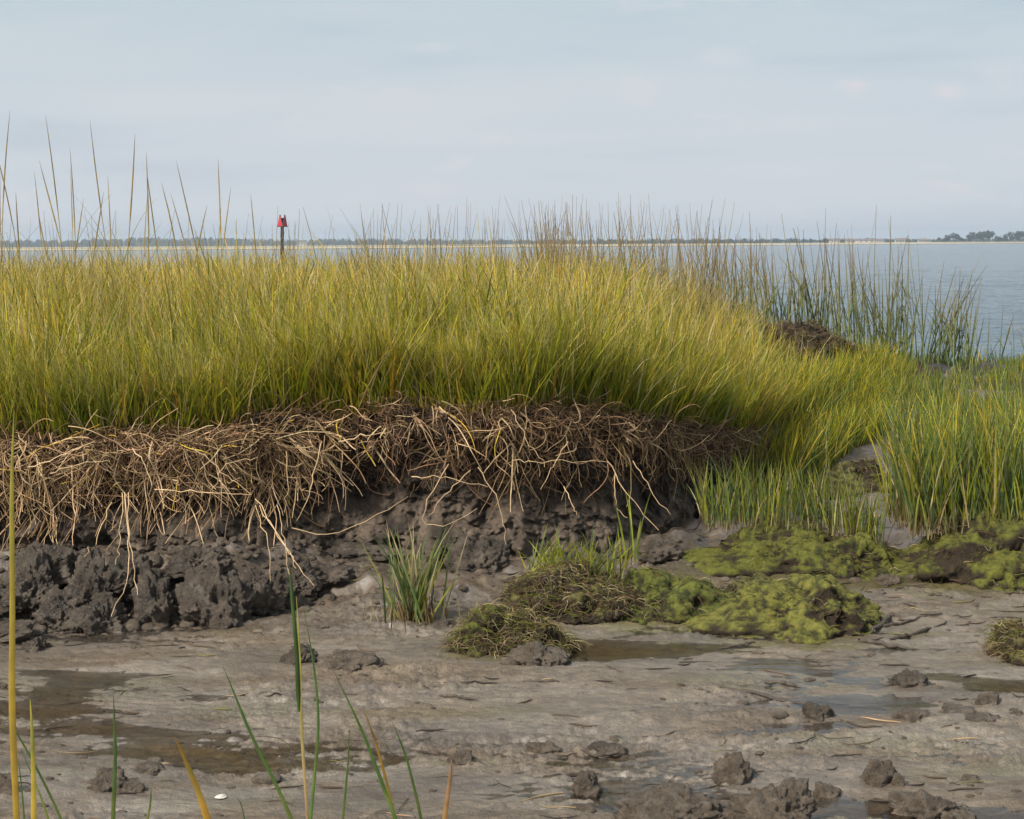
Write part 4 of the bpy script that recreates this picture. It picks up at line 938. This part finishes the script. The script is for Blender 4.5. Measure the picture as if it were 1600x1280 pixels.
# ------------------------------------------------------------------ distant trees and houses
def crown_mesh(w, h, seed, leaf=.5, n=420):
    rg = np.random.default_rng(seed); k = rg.integers(4, 8)
    cen = np.stack([rg.uniform(-.32, .32, k) * w, rg.uniform(-.25, .25, k) * w, rg.uniform(.3, .78, k) * h], -1); rad = rg.uniform(.16, .30, k) * min(w, h * 1.2)
    ci = rg.integers(0, k, n); u = rg.normal(0, 1, (n, 3)); u /= np.linalg.norm(u, axis=1, keepdims=True); u *= rg.uniform(.55, 1, (n, 1))
    P = cen[ci] + u * rad[ci][:, None] * [1, 1, .8]
    q = rg.normal(0, 1, (n, 4, 3)) * leaf * .55
    V = (P[:, None, :] + q).reshape(-1, 3); return V, np.arange(n * 4).reshape(-1, 4)
def tree(px, topy, d, w, label, seed, zb=.3, group=None):
    topy = unroll(px, topy)[1]; x = xw(px, d); h = H + (HY - topy) / F * d - zb; root = empty('tree', (x, d, zb))
    S = 6; z = np.linspace(-.5, h * .7, S); P = np.stack([.04 * h * np.sin(z / h * 3), 0 * z, z], -1)
    v, f, c = tubes(P[None], np.linspace(h * .03, h * .01, S)[None], np.ones((1, S, 3)), 8); tr = [(v, f, c)]
    for k in range(5):
        a = k * 1.3; z0 = h * (.3 + .08 * k); q = np.linspace(0, 1, S)[:, None]
        tr.append(tubes((np.array([0, 0, z0]) + q * np.array([math.cos(a) * w * .32, math.sin(a) * w * .3, h * .2]))[None], np.linspace(h * .012, h * .004, S)[None], np.ones((1, S, 3)), 5))
    v, f, c = merge(tr); link_mesh('trunk', v, f, M['bark'], root)
    v, f = crown_mesh(w, h, seed, leaf=.085 * h, n=500); link_mesh('crown', v, f, M['treefar'], root, smooth=False)
    tag(root, label, 'tree', group)
GT = 'separate trees on the far shore at right'
TR = [(1480,366,1250,11,'leftmost low round tree of the dark grove on the far shore'),(1492,364,1260,10,'second small tree of the far grove, beside the leftmost'),(1503,369,1240,8,'lowest tree in the dip of the far grove'),(1517,364,1250,9,'tree left of the two tallest in the far grove'),
      (1526,361,1260,12,'broad tree just left of the tallest in the far grove'),(1536,361,1240,12,'wide tree in the middle of the far grove'),(1546,358,1250,11,'tallest tree of the far grove, before the gap'),(1562,366,1250,8,'small tree right after the gap in the far grove'),
      (1574,365,1260,12,'tree right of the gap, before the one at the photo edge'),(1586,362,1240,12,'dark tree next to the right photo edge'),(1598,360,1250,12,'tree cut by the right edge of the photo'),(1612,361,1250,13,'tree standing past the right edge of the photo'),(1470,371,1300,8,'small shrubby tree left of the far grove')]
for i, (px, ty, d, w, lab) in enumerate(TR): tree(px, ty, d, w, lab, 500 + i, group=GT)
def forest(name, items, label):
    Vs = []; Fs = []; n0 = 0
    for i, (px, ty, d, w) in enumerate(items):
        ty = unroll(px, ty)[1]; h = max(2.5, H + (HY - ty) / F * d + .5); v, f = crown_mesh(w, h * 1.05, 900 + i, leaf=.12 * h, n=150); v = v * [1, 1, 1] + [xw(px, d), d, 0.3 - .12 * h]
        Vs.append(v); Fs.append(f + n0); n0 += len(v)
        # low fill toward the ground
        k = 40; p = np.stack([RNG.uniform(-.5, .5, k) * w, RNG.uniform(-.3, .3, k) * w, RNG.uniform(0, .45, k) * h], -1)
        v = (p[:, None, :] + RNG.normal(0, .12 * h, (k, 4, 3))).reshape(-1, 3) + [xw(px, d), d, .3]; Vs.append(v); Fs.append(np.arange(k * 4).reshape(-1, 4) + n0); n0 += len(v)
    o = link_mesh(name, np.concatenate(Vs), np.concatenate(Fs), M['treefar'], smooth=False); tag(o, label, 'trees', kind='stuff')
its = []
for px in np.arange(-260, 900, 5.0):
    ty = np.interp(px, [-260, 0, 60, 110, 190, 235, 280, 300, 360, 400, 480, 520, 600, 900], [375, 375, 374, 374, 371, 369, 373, 369, 370.5, 373, 374, 372.5, 373, 374.5]) + RNG.normal(0, .6)
    its.append((px + RNG.normal(0, 2), ty, 2150 + RNG.uniform(-60, 60), 13))
for px in np.arange(860, 1950, 6.0):
    ty = np.interp(px, [860, 1000, 1200, 1460, 1950], [374, 373.5, 373, 373.5, 371]) + RNG.normal(0, .7); its.append((px, ty, 2000 + RNG.uniform(-60, 60), 11))
forest('far_woods', its, 'hazy blue band of woods along the far shore')
its = [(px + RNG.normal(0, 3), RNG.uniform(371.5, 375) if RNG.uniform() < .6 else 376, 1400 + RNG.uniform(-50, 50), RNG.uniform(6, 10)) for px in np.arange(940, 1475, 7.0)]
its += [(px + RNG.normal(0, 3), RNG.uniform(374, 377), 1500, 8) for px in np.arange(1475, 1900, 7.0)]
forest('far_scrub', its, 'dark scrub and low trees behind the sandy far shore at right')
def house(px, d, w, h, label, roofc='roof'):
    x = xw(px, d); zb = .25; root = empty('house', (x, d, zb)); dp = w * .6; w2 = w / 2
    V = [(-w2,-dp/2,-.3),(w2,-dp/2,-.3),(w2,dp/2,-.3),(-w2,dp/2,-.3),(-w2,-dp/2,h*.62),(w2,-dp/2,h*.62),(w2,dp/2,h*.62),(-w2,dp/2,h*.62)]
    link_mesh('wall', V, [(0,1,5,4),(1,2,6,5),(2,3,7,6),(3,0,4,7),(4,5,6,7),(3,2,1,0)], M['wallw'], root, smooth=False)
    e = .3; zt = h * .62 + .02
    V = [(-w2-e,-dp/2-e,zt),(w2+e,-dp/2-e,zt),(w2+e,dp/2+e,zt),(-w2-e,dp/2+e,zt),(-w2-e,0,h),(w2+e,0,h)]
    Vr = np.array(V); Fr = [(0,1,5,4),(2,3,4,5),(3,2,1,0),(0,4,3,3),(1,2,5,5)]
    me = bpy.data.meshes.new('roof'); me.from_pydata([tuple(q) for q in Vr], [], [tuple(dict.fromkeys(f)) for f in Fr]); me.materials.append(M['roof']); r = bpy.data.objects.new('roof', me); COL.objects.link(r); r.parent = root
    for k in range(3):
        cx = (-.3 + .3 * k) * w; z0 = h * .2; y0 = -dp/2 - .03
        link_mesh('window', [(cx-.4,y0,z0),(cx+.4,y0,z0),(cx+.4,y0,z0+1.1),(cx-.4,y0,z0+1.1),(cx-.4,y0+.02,z0),(cx+.4,y0+.02,z0),(cx+.4,y0+.02,z0+1.1),(cx-.4,y0+.02,z0+1.1)], [(0,1,2,3),(0,4,5,1),(1,5,6,2),(2,6,7,3),(3,7,4,0)], M['pane'], root, smooth=False)
    tag(root, label, 'house', 'small pale houses on the far shore')
for px, d, w, h, lab in [(1304,1100,7,3.4,'leftmost pale house on the far shore behind the reeds'),(1327,1120,5,3.2,'small pale house right of the leftmost one'),(1352,1080,13,3.0,'long low white building on the far shore'),(1374,1110,6,3.2,'pale house beside the long white building'),
                         (1403,1100,4,3.4,'narrow white house right of the reed gap'),(1411,1120,4,3.6,'second narrow white house touching the reeds'),(1440,1100,5,3.0,'pale house nearest the dark grove'),(1449,1130,4,2.8,'tiny pale hut just left of the dark grove'),(472,1500,9,4.5,'lone white building far left beyond the sand spit')]:
    house(px, d, w, h, lab)
# ------------------------------------------------------------------ air
def haze():
    m, nt, out = newmat('haze'); p = N(nt, 'ShaderNodeVolumePrincipled'); p.inputs['Color'].default_value = (.74, .87, 1.0, 1); p.inputs['Density'].default_value = HAZE; p.inputs['Anisotropy'].default_value = .2
    nt.links.new(p.outputs[0], out.inputs['Volume'])
    x0, x1, y0, y1, z0, z1 = -2600, 3000, -60, 4700, -3, 30
    V = [(x0,y0,z0),(x1,y0,z0),(x1,y1,z0),(x0,y1,z0),(x0,y0,z1),(x1,y0,z1),(x1,y1,z1),(x0,y1,z1)]
    o = link_mesh('haze', V, [(3,2,1,0),(4,5,6,7),(0,1,5,4),(1,2,6,5),(2,3,7,6),(3,0,4,7)], m, smooth=False); tag(o, 'thin sea haze over the bay', 'haze', kind='stuff')
HAZE = .00030
haze()
# ------------------------------------------------------------------ sky, sun, camera
SUN_EL, SUN_AZ = R(41), R(-134)       # azimuth from +Y toward +X: over the left shoulder
w = bpy.data.worlds.new('World'); SC.world = w; w.use_nodes = True; nt = w.node_tree; nt.nodes.clear()
out = N(nt, 'ShaderNodeOutputWorld'); sky = N(nt, 'ShaderNodeTexSky', sky_type='NISHITA'); sky.sun_disc = False; sky.sun_elevation = SUN_EL; sky.sun_rotation = SUN_AZ; sky.dust_density = 2.0; sky.air_density = 1.0
b1 = N(nt, 'ShaderNodeBackground'); b1.inputs['Strength'].default_value = .10; nt.links.new(sky.outputs[0], b1.inputs['Color'])
tc = N(nt, 'ShaderNodeTexCoord'); sp = N(nt, 'ShaderNodeSeparateXYZ'); nt.links.new(tc.outputs['Generated'], sp.inputs[0])
def wnoise(scale, stretch, detail, w4):
    mp = N(nt, 'ShaderNodeMapping'); mp.inputs['Scale'].default_value = stretch; nt.links.new(tc.outputs['Generated'], mp.inputs['Vector'])
    n = N(nt, 'ShaderNodeTexNoise', noise_dimensions='4D'); n.inputs['Scale'].default_value = scale; n.inputs['Detail'].default_value = detail; n.inputs['Roughness'].default_value = .55; n.inputs['W'].default_value = w4; n.inputs['Distortion'].default_value = .3
    nt.links.new(mp.outputs[0], n.inputs['Vector']); return n
na = wnoise(2.6, (1, 1, 9), 8, 2.9)
grad = ramp(nt, sp.outputs['Z'], [(.0, (.56,.585,.63)), (.06, (.505,.54,.585)), (.15, (.445,.51,.55)), (.35, (.40,.46,.51))])
stre = ramp(nt, na.outputs['Fac'], [(.34, (.86,.89,.92)), (.48, (.98,.985,.99)), (.64, (1.06,1.025,1.01))])
cl = mixc(nt, 1.0, grad.outputs[0], stre.outputs[0], 'MULTIPLY')
nb = wnoise(11, (1, 1, 3.2), 6, 5.1); puff = ramp(nt, nb.outputs['Fac'], [(.60, 0.), (.72, .35)])
cl = mixc(nt, puff.outputs[0], cl, (.66,.61,.63))
nc = wnoise(38, (1, 1, 1.6), 5, 8.8)
off = N(nt, 'ShaderNodeVectorMath', operation='SCALE'); nt.links.new(nc.outputs['Color'], off.inputs[0]); off.inputs['Scale'].default_value = .035
vd = N(nt, 'ShaderNodeVectorMath', operation='ADD'); nt.links.new(tc.outputs['Generated'], vd.inputs[0]); nt.links.new(off.outputs[0], vd.inputs[1])
for (cx, cy, sx_, amt) in ((1332, 138, .017, .55), (1482, 146, .017, .5), (1000, 142, .02, .2), (620, 155, .026, .22), (1560, 120, .02, .2)):
    v0 = Vector(((cx - 800) / F, 1, (HY - cy) / F)).normalized() + Vector((.0175,) * 3)
    sub = N(nt, 'ShaderNodeVectorMath', operation='SUBTRACT'); nt.links.new(vd.outputs[0], sub.inputs[0]); sub.inputs[1].default_value = v0
    mul = N(nt, 'ShaderNodeVectorMath', operation='MULTIPLY'); nt.links.new(sub.outputs[0], mul.inputs[0]); mul.inputs[1].default_value = (1, 1, 2.0)
    ln_ = N(nt, 'ShaderNodeVectorMath', operation='LENGTH'); nt.links.new(mul.outputs[0], ln_.inputs[0])
    mr_ = N(nt, 'ShaderNodeMapRange', interpolation_type='SMOOTHSTEP'); nt.links.new(ln_.outputs['Value'], mr_.inputs['Value']); mr_.inputs['From Min'].default_value = sx_; mr_.inputs['From Max'].default_value = 0.; mr_.inputs['To Min'].default_value = 0.; mr_.inputs['To Max'].default_value = amt
    cl = mixc(nt, mr_.outputs['Result'], cl, (.64, .57, .585))
b2 = N(nt, 'ShaderNodeBackground'); b2.inputs['Strength'].default_value = 1.0; nt.links.new(cl, b2.inputs['Color'])
mx = N(nt, 'ShaderNodeMixShader'); mx.inputs[0].default_value = .92
nt.links.new(b1.outputs[0], mx.inputs[1]); nt.links.new(b2.outputs[0], mx.inputs[2]); nt.links.new(mx.outputs[0], out.inputs['Surface'])
sl = bpy.data.lights.new('sun', 'SUN'); sl.energy = 5.0; sl.angle = R(11); sl.color = (1, .94, .85)
so = bpy.data.objects.new('sun', sl); COL.objects.link(so)
sd = Vector((math.sin(SUN_AZ) * math.cos(SUN_EL), math.cos(SUN_AZ) * math.cos(SUN_EL), math.sin(SUN_EL)))
so.rotation_euler = (-sd).to_track_quat('-Z', 'Y').to_euler()
cam = bpy.data.cameras.new('camera'); cam.sensor_width = 36; cam.lens = 36 * F / 1600; cam.shift_y = -(640 - HY) / 1600; cam.clip_start = .1; cam.clip_end = 12000
co = bpy.data.objects.new('camera', cam); COL.objects.link(co); co.location = (0, 0, H); co.rotation_euler = (Matrix.Rotation(R(90), 3, 'X') @ Matrix.Rotation(-math.atan(ROLL), 3, 'Z')).to_euler(); SC.camera = co
SC.view_settings.view_transform = 'Standard'; SC.view_settings.look = 'None'; SC.view_settings.exposure = .36; SC.view_settings.gamma = 1
SC.cycles.volume_bounces = 0; SC.cycles.max_bounces = 6; SC.cycles.transparent_max_bounces = 12
